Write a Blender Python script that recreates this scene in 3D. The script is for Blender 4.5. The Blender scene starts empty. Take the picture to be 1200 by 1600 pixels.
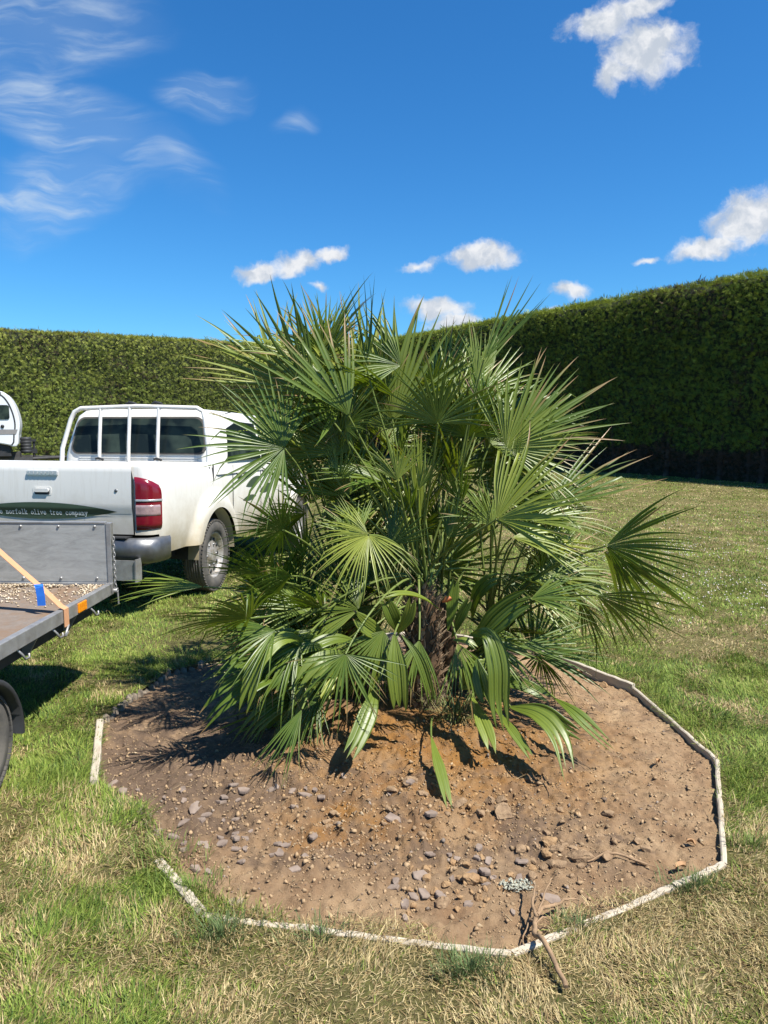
import bpy, bmesh, math, random
import numpy as np
from mathutils import Vector, Matrix
from mathutils.geometry import tessellate_polygon
R = math.radians
random.seed(7)
rng = np.random.default_rng(11)
sc = bpy.context.scene
col = sc.collection

# ------------------------------------------------------------------ camera
F = 1155.0; CZ = 1.6; TH = R(7.0)
cam = bpy.data.cameras.new('camera'); camo = bpy.data.objects.new('camera', cam); col.objects.link(camo)
cam.sensor_fit = 'VERTICAL'; cam.sensor_height = 36.0; cam.sensor_width = 27.0
cam.lens = F / 1600 * 36.0; cam.clip_end = 3000; cam.clip_start = 0.05
camo.location = (0, 0, CZ); camo.rotation_euler = (math.pi / 2 - TH, 0, 0)
sc.camera = camo

# ------------------------------------------------------------------ sun, sky, exposure
SUN = Vector((0.50, -0.32, 1.0)).normalized()
sl = bpy.data.lights.new('sun', 'SUN'); slo = bpy.data.objects.new('sun', sl); col.objects.link(slo)
sl.energy = 5.0; sl.angle = R(0.53); sl.color = (1.0, 0.955, 0.88)
slo.rotation_euler = SUN.to_track_quat('Z', 'Y').to_euler()
sc.view_settings.view_transform = 'Standard'; sc.view_settings.look = 'None'
sc.view_settings.exposure = 0.95; sc.view_settings.gamma = 1.0

def ray(px, py):
    x = (px - 600) / F; y = (800 - py) / F
    return Vector((x, math.cos(TH) + y * math.sin(TH), -math.sin(TH) + y * math.cos(TH)))
def at(px, py, Y):
    d = ray(px, py); return Vector((0, 0, CZ)) + d * (Y / d.y)
def ground(px, py, z=0.0):
    d = ray(px, py); return Vector((0, 0, CZ)) + d * ((z - CZ) / d.z)

world = bpy.data.worlds.new('World'); sc.world = world; world.use_nodes = True
def build_world():
    nt = world.node_tree; N = nt.nodes; Lk = nt.links
    for n in list(N): N.remove(n)
    out = N.new('ShaderNodeOutputWorld'); bg = N.new('ShaderNodeBackground'); bg.inputs[1].default_value = 0.1
    sky = N.new('ShaderNodeTexSky'); sky.sky_type = 'NISHITA'; sky.sun_disc = False
    sky.sun_elevation = math.asin(SUN.z); sky.sun_rotation = math.atan2(SUN.x, SUN.y)
    sky.altitude = 0; sky.air_density = 1.0; sky.dust_density = 0.25; sky.ozone_density = 4.0
    def m(op, a, b=None, c=None, clamp=False):
        n = N.new('ShaderNodeMath'); n.operation = op; n.use_clamp = clamp
        for i, v in enumerate((a, b, c)):
            if v is None: continue
            if isinstance(v, (int, float)): n.inputs[i].default_value = v
            else: Lk.new(v, n.inputs[i])
        return n.outputs[0]
    def vm(op, a, b=None, s=None):
        n = N.new('ShaderNodeVectorMath'); n.operation = op
        for i, v in enumerate((a, b)):
            if v is None: continue
            if isinstance(v, (tuple, list)): n.inputs[i].default_value = v
            else: Lk.new(v, n.inputs[i])
        if s is not None: n.inputs['Scale'].default_value = s
        return n.outputs['Value'] if op == 'LENGTH' else n.outputs[0]
    def noise(vec, scale, detail=6, rough=0.55, dist=0.0, color=False):
        n = N.new('ShaderNodeTexNoise'); n.noise_dimensions = '3D'
        n.inputs['Scale'].default_value = scale; n.inputs['Detail'].default_value = detail
        n.inputs['Roughness'].default_value = rough; n.inputs['Distortion'].default_value = dist
        Lk.new(vec, n.inputs['Vector']); return n.outputs['Color' if color else 'Fac']
    def sstep(v, lo, hi):
        n = N.new('ShaderNodeMapRange'); n.interpolation_type = 'SMOOTHSTEP'
        n.inputs['From Min'].default_value = lo; n.inputs['From Max'].default_value = hi
        Lk.new(v, n.inputs['Value']); return n.outputs['Result']
    tc = N.new('ShaderNodeTexCoord'); sep = N.new('ShaderNodeSeparateXYZ'); Lk.new(tc.outputs['Generated'], sep.inputs[0])
    yy = m('MAXIMUM', sep.outputs[1], 0.02)
    cb = N.new('ShaderNodeCombineXYZ'); Lk.new(m('DIVIDE', sep.outputs[0], yy), cb.inputs[0]); Lk.new(m('DIVIDE', sep.outputs[2], yy), cb.inputs[1])
    uv = cb.outputs[0]
    def ellipses(vec, lst):
        acc = None
        for (px, py, rx, ry, rot, amp) in lst:
            d = ray(px, py); s = 1.0 / F / d.y
            mp = N.new('ShaderNodeMapping'); mp.vector_type = 'TEXTURE'
            mp.inputs['Location'].default_value = (d.x / d.y, d.z / d.y, 0)
            mp.inputs['Rotation'].default_value = (0, 0, R(rot)); mp.inputs['Scale'].default_value = (rx * s, ry * s, 1)
            Lk.new(vec, mp.inputs['Vector'])
            v = m('MULTIPLY', m('SUBTRACT', 1.0, vm('LENGTH', mp.outputs[0])), amp)
            acc = v if acc is None else m('MAXIMUM', acc, v)
        return acc
    w1 = vm('ADD', uv, vm('SCALE', vm('SUBTRACT', noise(uv, 22, 4, 0.6, 0, True), (0.5, 0.5, 0.5)), s=0.035))
    cum = ellipses(w1, [(940, 30, 75, 32, 18, 1), (1010, 78, 85, 58, 10, 1.15), (965, 112, 40, 30, 30, 1), (1000, 10, 60, 22, 20, 1),
                        (1170, 345, 80, 52, 25, 1.2), (1105, 385, 70, 24, 8, 1.1), (1260, 330, 120, 70, 10, 1.1),
                        (757, 400, 66, 27, 0, 1.2), (402, 426, 42, 17, 5, 1.1), (462, 411, 52, 21, 12, 1.1), (515, 395, 34, 16, 5, 1),
                        (655, 414, 40, 13, 12, 0.7), (682, 480, 60, 21, 0, 1.1), (712, 506, 56, 22, 5, 1.1), (888, 455, 32, 17, 0, 1),
                        (1013, 403, 24, 8, 10, 0.8), (500, 445, 18, 10, 0, 0.7), (860, 487, 20, 9, 0, 0.8)])
    fine = noise(w1, 34, 7, 0.62)
    dens = m('ADD', cum, m('MULTIPLY', m('SUBTRACT', fine, 0.5), 1.25))
    ac = m('MULTIPLY', sstep(dens, -0.02, 0.70), 0.97)
    big = noise(vm('ADD', w1, (0.0, 0.018, 0.0)), 34, 5, 0.55)
    # cirrus
    mpc = N.new('ShaderNodeMapping'); mpc.inputs['Rotation'].default_value = (0, 0, R(-24)); mpc.inputs['Scale'].default_value = (1, 5.0, 1)
    wz = vm('ADD', uv, vm('SCALE', vm('SUBTRACT', noise(uv, 4.5, 3, 0.5, 0.3, True), (0.5, 0.5, 0.5)), s=0.14))
    Lk.new(wz, mpc.inputs['Vector'])
    ci = ellipses(wz, [(70, 40, 240, 90, 5, 0.8), (110, 190, 200, 85, -30, 1.1), (310, 145, 95, 52, 10, 1.0), (100, 305, 150, 75, 25, 1.05),
                       (455, 188, 60, 22, 15, 0.5), (10, 330, 60, 20, 0, 0.9), (240, 250, 160, 60, -40, 0.45)])
    cn = noise(mpc.outputs[0], 8, 6, 0.56, 0.22)
    ai = m('MULTIPLY', sstep(ci, 0.0, 0.75), m('ADD', 0.12, m('MULTIPLY', sstep(cn, 0.40, 0.80), 0.75)))
    hsv = N.new('ShaderNodeHueSaturation'); hsv.inputs['Hue'].default_value = 0.495; hsv.inputs['Saturation'].default_value = 1.22; hsv.inputs['Value'].default_value = 1.0
    Lk.new(sky.outputs[0], hsv.inputs['Color'])
    gm = N.new('ShaderNodeGamma'); gm.inputs['Gamma'].default_value = 1.0; Lk.new(vm('SCALE', hsv.outputs[0], s=1 / 3.66), gm.inputs['Color'])
    skyc = vm('MULTIPLY', gm.outputs[0], (1.36, 2.42, 3.12))
    def mix(fac, a, b):
        n = N.new('ShaderNodeMix'); n.data_type = 'RGBA'; Lk.new(fac, n.inputs[0])
        for k, v in ((6, a), (7, b)):
            if isinstance(v, tuple): n.inputs[k].default_value = (*v, 1)
            else: Lk.new(v, n.inputs[k])
        return n.outputs[2]
    c1 = mix(ai, skyc, (3.3, 3.9, 4.5))
    cc = mix(sstep(big, 0.35, 0.62), (4.7, 4.75, 4.85), (3.0, 3.3, 3.75))
    front = sstep(sep.outputs[1], 0.03, 0.1)
    c2 = mix(m('MULTIPLY', ac, front), mix(front, skyc, c1), cc)
    Lk.new(c2, bg.inputs[0]); Lk.new(bg.outputs[0], out.inputs[0])
build_world()

# ------------------------------------------------------------------ helpers
def tag(o, label=None, cat=None, group=None, kind=None):
    if label: o['label'] = label
    if cat: o['category'] = cat
    if group: o['group'] = group
    if kind: o['kind'] = kind
    return o
def empty(name, loc=(0, 0, 0), rz=0.0):
    o = bpy.data.objects.new(name, None); o.empty_display_size = 0.1
    o.location = loc; o.rotation_euler = (0, 0, rz); col.objects.link(o); return o
def link(name, me, mat, parent=None):
    o = bpy.data.objects.new(name, me); col.objects.link(o)
    if mat is not None and not me.materials:
        for m_ in (mat if isinstance(mat, (list, tuple)) else [mat]): me.materials.append(m_)
    if parent is not None: o.parent = parent
    return o
def npmesh(name, V, quads=None, tris=None, tint=None, smooth=False):
    me = bpy.data.meshes.new(name)
    V = np.asarray(V, dtype=np.float32).reshape(-1, 3)
    q = np.zeros((0, 4), np.int32) if quads is None else np.asarray(quads, np.int32).reshape(-1, 4)
    t = np.zeros((0, 3), np.int32) if tris is None else np.asarray(tris, np.int32).reshape(-1, 3)
    me.vertices.add(len(V)); me.vertices.foreach_set('co', V.ravel())
    nl = q.size + t.size; me.loops.add(nl)
    me.loops.foreach_set('vertex_index', np.concatenate([q.ravel(), t.ravel()]).astype(np.int32))
    me.polygons.add(len(q) + len(t))
    ls = np.concatenate([np.arange(len(q)) * 4, q.size + np.arange(len(t)) * 3]).astype(np.int32)
    me.polygons.foreach_set('loop_start', ls)
    if smooth: me.polygons.foreach_set('use_smooth', np.ones(len(q) + len(t), bool))
    if tint is not None:
        a = me.attributes.new('tint', 'FLOAT_COLOR', 'POINT')
        T = np.ones((len(V), 4), np.float32); T[:, :tint.shape[1]] = tint
        a.data.foreach_set('color', T.ravel())
    me.update(calc_edges=True); me.validate()
    return me
class MB:
    def __init__(s): s.v = []; s.f = []; s.sm = []
    def add(s, vs, fs, smooth=False):
        n = len(s.v); s.v += [tuple(v) for v in vs]
        for f_ in fs: s.f.append(tuple(i + n for i in f_)); s.sm.append(smooth)
        return s
    def box(s, c, d, rot=None):
        x, y, z = d[0] / 2, d[1] / 2, d[2] / 2
        vs = [Vector((a, b, e)) for a in (-x, x) for b in (-y, y) for e in (-z, z)]
        if rot is not None: vs = [rot @ v for v in vs]
        vs = [v + Vector(c) for v in vs]
        return s.add(vs, [(0, 1, 3, 2), (4, 6, 7, 5), (0, 4, 5, 1), (2, 3, 7, 6), (0, 2, 6, 4), (1, 5, 7, 3)])
    def tube(s, pts, rad, k=8, cap=True):
        pts = [Vector(p) for p in pts]; n = len(pts)
        rad = rad if isinstance(rad, (list, tuple)) else [rad] * n
        vs = []; ref = None
        for i, p in enumerate(pts):
            t = (pts[min(i + 1, n - 1)] - pts[max(i - 1, 0)])
            if t.length < 1e-9: t = Vector((0, 0, 1))
            t.normalize()
            if ref is None: ref = Vector((1, 0, 0)) if abs(t.x) < 0.9 else Vector((0, 1, 0))
            u = (ref - t * ref.dot(t)).normalized(); ref = u; w = t.cross(u)
            for j in range(k):
                a = 2 * math.pi * j / k; vs.append(p + (u * math.cos(a) + w * math.sin(a)) * rad[i])
        fs = [(i * k + j, i * k + (j + 1) % k, (i + 1) * k + (j + 1) % k, (i + 1) * k + j) for i in range(n - 1) for j in range(k)]
        s.add(vs, fs, True)
        if cap: s.add(vs[:k], [tuple(range(k))[::-1]]); s.add(vs[-k:], [tuple(range(k))])
        return s
    def lathe(s, prof, c=(0, 0, 0), axis='x', k=40):
        vs = []
        for (a, r_) in prof:
            for j in range(k):
                t = 2 * math.pi * j / k; p = (a, r_ * math.cos(t), r_ * math.sin(t))
                if axis == 'z': p = (p[1], p[2], p[0])
                if axis == 'y': p = (p[2], p[0], p[1])
                vs.append(Vector(p) + Vector(c))
        n = len(prof)
        return s.add(vs, [(i * k + j, i * k + (j + 1) % k, (i + 1) * k + (j + 1) % k, (i + 1) * k + j) for i in range(n - 1) for j in range(k)], True)
    def prism(s, poly, fn, d0, d1):
        n = len(poly); a = [fn(p, d0) for p in poly]; b = [fn(p, d1) for p in poly]
        s.add(a + b, [tuple(range(n))[::-1], tuple(range(n, 2 * n))] + [(i, (i + 1) % n, n + (i + 1) % n, n + i) for i in range(n)])
        return s
    def grid(s, rows, smooth=True):
        n = len(rows[0]); vs = [p for r_ in rows for p in r_]
        return s.add(vs, [(i * n + j, i * n + j + 1, (i + 1) * n + j + 1, (i + 1) * n + j) for i in range(len(rows) - 1) for j in range(n - 1)], smooth)
    def build(s, name, mat, parent=None, bevel=0.0):
        me = bpy.data.meshes.new(name); me.from_pydata([tuple(v) for v in s.v], [], s.f)
        me.polygons.foreach_set('use_smooth', s.sm)
        bm = bmesh.new(); bm.from_mesh(me); bmesh.ops.recalc_face_normals(bm, faces=bm.faces); bm.to_mesh(me); bm.free()
        o = link(name, me, mat, parent)
        if bevel:
            b = o.modifiers.new('bevel', 'BEVEL'); b.width = bevel; b.segments = 2; b.limit_method = 'ANGLE'; b.angle_limit = R(40)
        return o
def hash2(ix, iy, seed):
    h = (ix.astype(np.int64) * 374761393 + iy.astype(np.int64) * 668265263 + seed * 974711) & 0x7fffffff
    h = ((h ^ (h >> 13)) * 1274126177) & 0x7fffffff
    return ((h ^ (h >> 16)) & 0xffff) / 65535.0
def vnoise(x, y, seed=0):
    x = np.asarray(x, float); y = np.asarray(y, float)
    ix = np.floor(x); iy = np.floor(y); fx = x - ix; fy = y - iy
    fx = fx * fx * (3 - 2 * fx); fy = fy * fy * (3 - 2 * fy)
    a = hash2(ix, iy, seed); b = hash2(ix + 1, iy, seed); c = hash2(ix, iy + 1, seed); d = hash2(ix + 1, iy + 1, seed)
    return (a * (1 - fx) + b * fx) * (1 - fy) + (c * (1 - fx) + d * fx) * fy
def fbm(x, y, oct_=4, seed=0):
    s = 0; a = 0.5; f_ = 1.0
    for o in range(oct_): s = s + a * vnoise(x * f_ + 13.1 * o, y * f_ - 7.7 * o, seed + o); a *= 0.5; f_ *= 2.03
    return s / (1 - 0.5 ** oct_)
def inpoly(X, Y, poly):
    ins = np.zeros(X.shape, bool); n = len(poly)
    for i in range(n):
        x1, y1 = poly[i][0], poly[i][1]; x2, y2 = poly[(i + 1) % n][0], poly[(i + 1) % n][1]
        c = ((y1 > Y) != (y2 > Y)) & (X < (x2 - x1) * (Y - y1) / (y2 - y1 + 1e-12) + x1); ins ^= c
    return ins
def polydist(X, Y, poly):
    d = np.full(X.shape, 1e9); n = len(poly)
    for i in range(n):
        ax, ay = poly[i][0], poly[i][1]; bx, by = poly[(i + 1) % n][0], poly[(i + 1) % n][1]
        ex, ey = bx - ax, by - ay; t = np.clip(((X - ax) * ex + (Y - ay) * ey) / (ex * ex + ey * ey), 0, 1)
        d = np.minimum(d, np.hypot(X - ax - t * ex, Y - ay - t * ey))
    return d

# ------------------------------------------------------------------ materials
class NT:
    def __init__(s, name):
        s.m = bpy.data.materials.new(name); s.m.use_nodes = True; s.n = s.m.node_tree.nodes; s.l = s.m.node_tree.links
        s.b = s.n['Principled BSDF']; s.out = s.n['Material Output']; s.tc = s.n.new('ShaderNodeTexCoord')
    def put(s, sock, v):
        if isinstance(v, (int, float)): sock.default_value = v
        elif isinstance(v, tuple): sock.default_value = (*v, 1) if len(v) == 3 and sock.type == 'RGBA' else v
        else: s.l.new(v, sock)
    def noise(s, scale, detail=5, rough=0.6, dist=0.0, vec=None, color=False):
        n = s.n.new('ShaderNodeTexNoise'); n.inputs['Scale'].default_value = scale; n.inputs['Detail'].default_value = detail
        n.inputs['Roughness'].default_value = rough; n.inputs['Distortion'].default_value = dist
        s.l.new(vec or s.tc.outputs['Object'], n.inputs['Vector']); return n.outputs['Color' if color else 'Fac']
    def voro(s, scale, feature='F1', vec=None):
        n = s.n.new('ShaderNodeTexVoronoi'); n.feature = feature; n.inputs['Scale'].default_value = scale
        s.l.new(vec or s.tc.outputs['Object'], n.inputs['Vector']); return n.outputs[0]
    def mapping(s, scale=(1, 1, 1), rot=(0, 0, 0)):
        n = s.n.new('ShaderNodeMapping'); n.inputs['Scale'].default_value = scale; n.inputs['Rotation'].default_value = rot
        s.l.new(s.tc.outputs['Object'], n.inputs['Vector']); return n.outputs[0]
    def step(s, v, lo, hi, a=0.0, b=1.0):
        n = s.n.new('ShaderNodeMapRange'); n.inputs['From Min'].default_value = lo; n.inputs['From Max'].default_value = hi
        n.inputs['To Min'].default_value = a; n.inputs['To Max'].default_value = b; s.l.new(v, n.inputs['Value']); return n.outputs['Result']
    def math(s, op, a, b=0.0):
        n = s.n.new('ShaderNodeMath'); n.operation = op; s.put(n.inputs[0], a); s.put(n.inputs[1], b); return n.outputs[0]
    def mix(s, fac, a, b, mode='MIX'):
        n = s.n.new('ShaderNodeMix'); n.data_type = 'RGBA'; n.blend_type = mode
        s.put(n.inputs[0], fac); s.put(n.inputs[6], a); s.put(n.inputs[7], b); return n.outputs[2]
    def bump(s, h, strength=0.3, dist=0.01):
        n = s.n.new('ShaderNodeBump'); n.inputs['Strength'].default_value = strength; n.inputs['Distance'].default_value = dist
        s.l.new(h, n.inputs['Height']); s.l.new(n.outputs[0], s.b.inputs['Normal']); return n
    def attr(s, name='tint'):
        n = s.n.new('ShaderNodeAttribute'); n.attribute_name = name
        sp = s.n.new('ShaderNodeSeparateColor'); s.l.new(n.outputs['Color'], sp.inputs[0]); return n.outputs['Color'], sp.outputs
    def set(s, base=None, rough=None, metal=None, spec=None):
        if base is not None: s.put(s.b.inputs['Base Color'], base)
        if rough is not None: s.put(s.b.inputs['Roughness'], rough)
        if metal is not None: s.put(s.b.inputs['Metallic'], metal)
        if spec is not None: s.put(s.b.inputs['Specular IOR Level'], spec)
        return s
    def translucent(s, colr, fac):
        t = s.n.new('ShaderNodeBsdfTranslucent'); s.put(t.inputs[0], colr); mx = s.n.new('ShaderNodeMixShader'); mx.inputs[0].default_value = fac
        s.l.new(s.b.outputs[0], mx.inputs[1]); s.l.new(t.outputs[0], mx.inputs[2]); s.l.new(mx.outputs[0], s.out.inputs[0]); return s
def simple(name, c, rough=0.5, metal=0.0, var=0.15, scale=6.0, bump=0.0, c2=None, spec=None):
    t = NT(name); d = c2 or tuple(x * (1 - var) for x in c)
    n = t.noise(scale, 6, 0.65); t.set(t.mix(t.step(n, 0.35, 0.65), c, d), t.step(t.noise(scale * 2.3), 0.3, 0.7, max(rough - 0.08, 0.02), min(rough + 0.1, 1)), metal, spec)
    if bump: t.bump(t.noise(scale * 6, 6), bump, 0.005)
    return t.m
M = {}
# palm leaf: tint.r = dry tip, tint.g = yellowness, tint.b = brightness jitter
t = NT('palm_leaf'); c, ch = t.attr()
g1 = t.mix(ch[1], (0.066, 0.118, 0.012), (0.30, 0.325, 0.050)); g1 = t.mix(t.math('MULTIPLY', ch[2], 0.5), g1, (0.045, 0.083, 0.012))
lg = t.mix(ch[0], g1, (0.27, 0.17, 0.075))
t.set(lg, t.step(t.noise(30), 0.3, 0.7, 0.34, 0.46), 0, 0.45)
t.translucent(t.mix(ch[0], t.mix(ch[1], (0.17, 0.28, 0.012), (0.38, 0.40, 0.02)), (0.30, 0.17, 0.06)), 0.18); M['leaf'] = t.m
t = NT('palm_petiole'); c, ch = t.attr()
t.set(t.mix(t.noise(9), (0.07, 0.11, 0.022), (0.16, 0.19, 0.045)), 0.45, 0, 0.3); M['petiole'] = t.m
M['fibre'] = simple('palm_fibre', (0.13, 0.075, 0.035), 0.95, 0, 0.6, 14, 0.6, (0.035, 0.02, 0.01))
M['stub'] = simple('leaf_base_stub', (0.36, 0.27, 0.17), 0.85, 0, 0.5, 20, 0.4, (0.13, 0.075, 0.04))
M['orange'] = simple('orange_sheath', (0.5, 0.14, 0.03), 0.6, 0, 0.3, 12)
t = NT('grass_blade'); c, ch = t.attr()
t.set(c, 0.62, 0, 0.25); t.translucent(c, 0.3); M['grass'] = t.m
t = NT('hedge_foliage'); c, ch = t.attr(); t.set(c, 0.65, 0, 0.25); t.translucent(c, 0.22); M['hedge'] = t.m
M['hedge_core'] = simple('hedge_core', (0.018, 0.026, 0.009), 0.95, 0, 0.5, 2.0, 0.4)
M['bark'] = simple('bark', (0.085, 0.06, 0.042), 0.95, 0, 0.5, 8, 0.6)
t = NT('lawn_soil'); n1 = t.noise(0.55, 6, 0.6); n2 = t.noise(7, 6, 0.7); n3 = t.noise(60, 4, 0.7)
ca = t.mix(t.step(n1, 0.38, 0.62), (0.12, 0.135, 0.03), (0.25, 0.205, 0.09)); cb_ = t.mix(t.step(n2, 0.35, 0.68), ca, (0.13, 0.115, 0.045))
t.set(t.mix(t.step(n3, 0.4, 0.75), cb_, (0.05, 0.045, 0.018)), 0.95, 0, 0.1); t.bump(t.noise(45, 6, 0.8), 0.8, 0.03); M['lawn'] = t.m
# soil: tint.r = orange sand, tint.g = dark crumbly
t = NT('bed_soil'); c, ch = t.attr(); n2 = t.noise(5, 7, 0.65); n3 = t.noise(42, 6, 0.75)
ca = t.mix(t.step(n2, 0.35, 0.65), (0.395, 0.27, 0.155), (0.25, 0.155, 0.085)); ca = t.mix(ch[0], ca, t.mix(t.step(n2, 0.3, 0.7), (0.32, 0.165, 0.05), (0.235, 0.112, 0.034)))
ca = t.mix(ch[1], ca, (0.15, 0.102, 0.068)); ca = t.mix(t.step(n3, 0.52, 0.8, 0, 0.55), ca, (0.13, 0.085, 0.05)); ca = t.mix(t.step(n3, 0.2, 0.42, 0.35, 0), ca, (0.46, 0.34, 0.22))
t.set(ca, 0.96, 0, 0.15)
h = t.math('ADD', t.noise(70, 10, 0.85), t.math('MULTIPLY', t.noise(230, 4, 0.8), 0.5)); t.bump(h, 0.9, 0.014); M['soil'] = t.m
M['clod'] = simple('soil_clod', (0.30, 0.205, 0.12), 0.97, 0, 0.4, 30, 1.0, (0.17, 0.11, 0.065), 0.15)
M['orange_clod'] = simple('sandy_clod', (0.34, 0.22, 0.115), 0.97, 0, 0.4, 30, 1.0, (0.22, 0.13, 0.065), 0.15)
M['slate'] = simple('grey_slate', (0.235, 0.18, 0.14), 0.85, 0, 0.4, 16, 0.4, (0.15, 0.11, 0.085))
M['flint'] = simple('pale_stone', (0.42, 0.36, 0.27), 0.8, 0, 0.4, 16, 0.4)
t = NT('pebble'); c, ch = t.attr(); t.set(t.mix(t.step(t.noise(60), 0.3, 0.7, 0, 0.4), c, (0.12, 0.08, 0.05)), 0.95, 0, 0.15); M['pebble'] = t.m
t = NT('weathered_board'); n = t.noise(2.2, 8, 0.7, 0.3, t.mapping((1, 14, 14))); n4 = t.noise(9, 7, 0.7, 0.2, t.mapping((0.5, 3, 3)))
t.set(t.mix(t.step(n4, 0.55, 0.8), t.mix(t.step(n, 0.3, 0.7), (0.47, 0.41, 0.32), (0.35, 0.30, 0.225)), (0.20, 0.16, 0.11)), 0.9); t.bump(n, 0.5, 0.004); M['board'] = t.m
M['log'] = simple('edging_log', (0.24, 0.195, 0.145), 0.95, 0, 0.5, 15, 0.5, (0.14, 0.11, 0.08))
M['dead_wood'] = simple('dead_wood', (0.31, 0.20, 0.11), 0.9, 0, 0.4, 25, 0.5)
M['dry_leaf'] = simple('dry_leaf', (0.33, 0.19, 0.09), 0.8, 0, 0.3, 20)
M['lichen'] = simple('pale_lichen', (0.40, 0.40, 0.31), 0.95, 0, 0.4, 40, 0.5)
# truck paint with road dirt low down
t = NT('white_paint'); sp = t.n.new('ShaderNodeSeparateXYZ'); t.l.new(t.tc.outputs['Object'], sp.inputs[0])
dn = t.noise(4.5, 8, 0.7); low = t.step(t.math('ADD', sp.outputs[2], t.math('MULTIPLY', dn, 0.5)), 0.70, 1.22, 1, 0)
streak = t.noise(3, 6, 0.7, 0, t.mapping((9, 9, 0.7)))
dirt = t.math('MAXIMUM', t.math('MULTIPLY', low, 0.95), t.step(streak, 0.5, 0.85, 0, 0.35))
t.set(t.mix(dirt, (0.68, 0.665, 0.62), (0.33, 0.27, 0.165)), t.step(dirt, 0, 0.8, 0.28, 0.75), 0, 0.5); M['paint'] = t.m
M['white_metal'] = simple('white_painted_steel', (0.66, 0.66, 0.63), 0.4, 0, 0.3, 9, 0.0, (0.60, 0.57, 0.52))
M['white_gel'] = simple('white_gelcoat', (0.66, 0.68, 0.70), 0.3, 0, 0.05, 3)
t = NT('dark_glass'); t.set(t.mix(t.step(t.noise(2.2, 3), .45, .6), (0.010, 0.016, 0.017), (0.035, 0.05, 0.04)), 0.06, 0, 0.12); M['glass'] = t.m
t = NT('cab_glass'); t.set((0.55, 0.68, 0.66), 0.02, 0, 0.5); t.b.inputs['Transmission Weight'].default_value = 1.0; t.b.inputs['IOR'].default_value = 1.02; M['cabglass'] = t.m
M['rubber'] = simple('rubber', (0.055, 0.052, 0.048), 0.85, 0, 0.3, 10, 0.2, (0.10, 0.09, 0.075))
M['black'] = simple('black_plastic', (0.025, 0.026, 0.028), 0.6, 0, 0.3, 8)
M['interior'] = simple('dark_interior', (0.05, 0.05, 0.052), 0.85, 0, 0.3, 6)
M['steel_rim'] = simple('silver_rim', (0.48, 0.46, 0.43), 0.45, 0.5, 0.4, 14, 0.0, (0.25, 0.21, 0.16))
M['chrome'] = simple('dull_chrome', (0.20, 0.205, 0.21), 0.42, 0.75, 0.3, 7)
M['silver'] = simple('silver_plastic', (0.62, 0.63, 0.64), 0.3, 0.6, 0.1, 7)
t = NT('red_lens'); n = t.n.new('ShaderNodeTexWave'); n.inputs['Scale'].default_value = 30; n.bands_direction = 'Z'; t.l.new(t.tc.outputs['Object'], n.inputs['Vector'])
t.set(t.mix(n.outputs['Fac'], (0.20, 0.010, 0.022), (0.10, 0.004, 0.010)), 0.15, 0, 0.6); M['red'] = t.m
M['clear_lens'] = simple('clear_lens', (0.40, 0.28, 0.28), 0.15, 0.2, 0.3, 30)
M['decal'] = simple('olive_green_vinyl', (0.045, 0.075, 0.045), 0.45, 0, 0.15, 5)
M['lettering'] = simple('white_lettering', (0.75, 0.76, 0.72), 0.5, 0, 0.05, 5)
t = NT('worn_aluminium'); n = t.noise(2.2, 8, 0.7); n5 = t.noise(6, 8, 0.75, 0.8, t.mapping((1, 1, 4)))
t.set(t.mix(t.step(n5, 0.4, 0.7), (0.42, 0.42, 0.40), (0.27, 0.27, 0.255)), t.step(n, 0.3, 0.7, 0.45, 0.7), 0.3); M['alu'] = t.m
M['galv'] = simple('galvanised_rail', (0.40, 0.40, 0.39), 0.5, 0.6, 0.35, 9, 0.1, (0.26, 0.25, 0.24))
M['frame_dark'] = simple('grimy_chassis', (0.075, 0.072, 0.07), 0.7, 0.2, 0.4, 9)
t = NT('trailer_deck'); n = t.noise(3, 8, 0.75); n2 = t.noise(25, 6, 0.7)
t.set(t.mix(t.step(n, 0.36, 0.6), t.mix(t.step(n2, .3, .7), (0.20, 0.18, 0.16), (0.13, 0.115, 0.10)), (0.17, 0.11, 0.068)), 0.85); t.bump(n2, 0.4, 0.006); M['deck'] = t.m
t = NT('strap_webbing'); n = t.noise(30, 4, 0.6); t.set(t.mix(n, (0.46, 0.22, 0.105), (0.56, 0.30, 0.16)), 0.85); M['strap'] = t.m
M['blue'] = simple('blue_webbing', (0.02, 0.16, 0.62), 0.6, 0, 0.2, 20)
t = NT('amber_reflector'); t.set(t.mix(t.step(t.noise(60), .4, .6), (0.75, 0.26, 0.01), (0.6, 0.17, 0.0)), 0.2); M['amber'] = t.m
M['grey_stripe'] = simple('grey_stripe', (0.24, 0.23, 0.22), 0.5)
M['clover'] = simple('clover_flower', (0.56, 0.50, 0.42), 0.8)
M['straw'] = simple('straw', (0.52, 0.40, 0.20), 0.8, 0, 0.3, 15)

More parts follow.
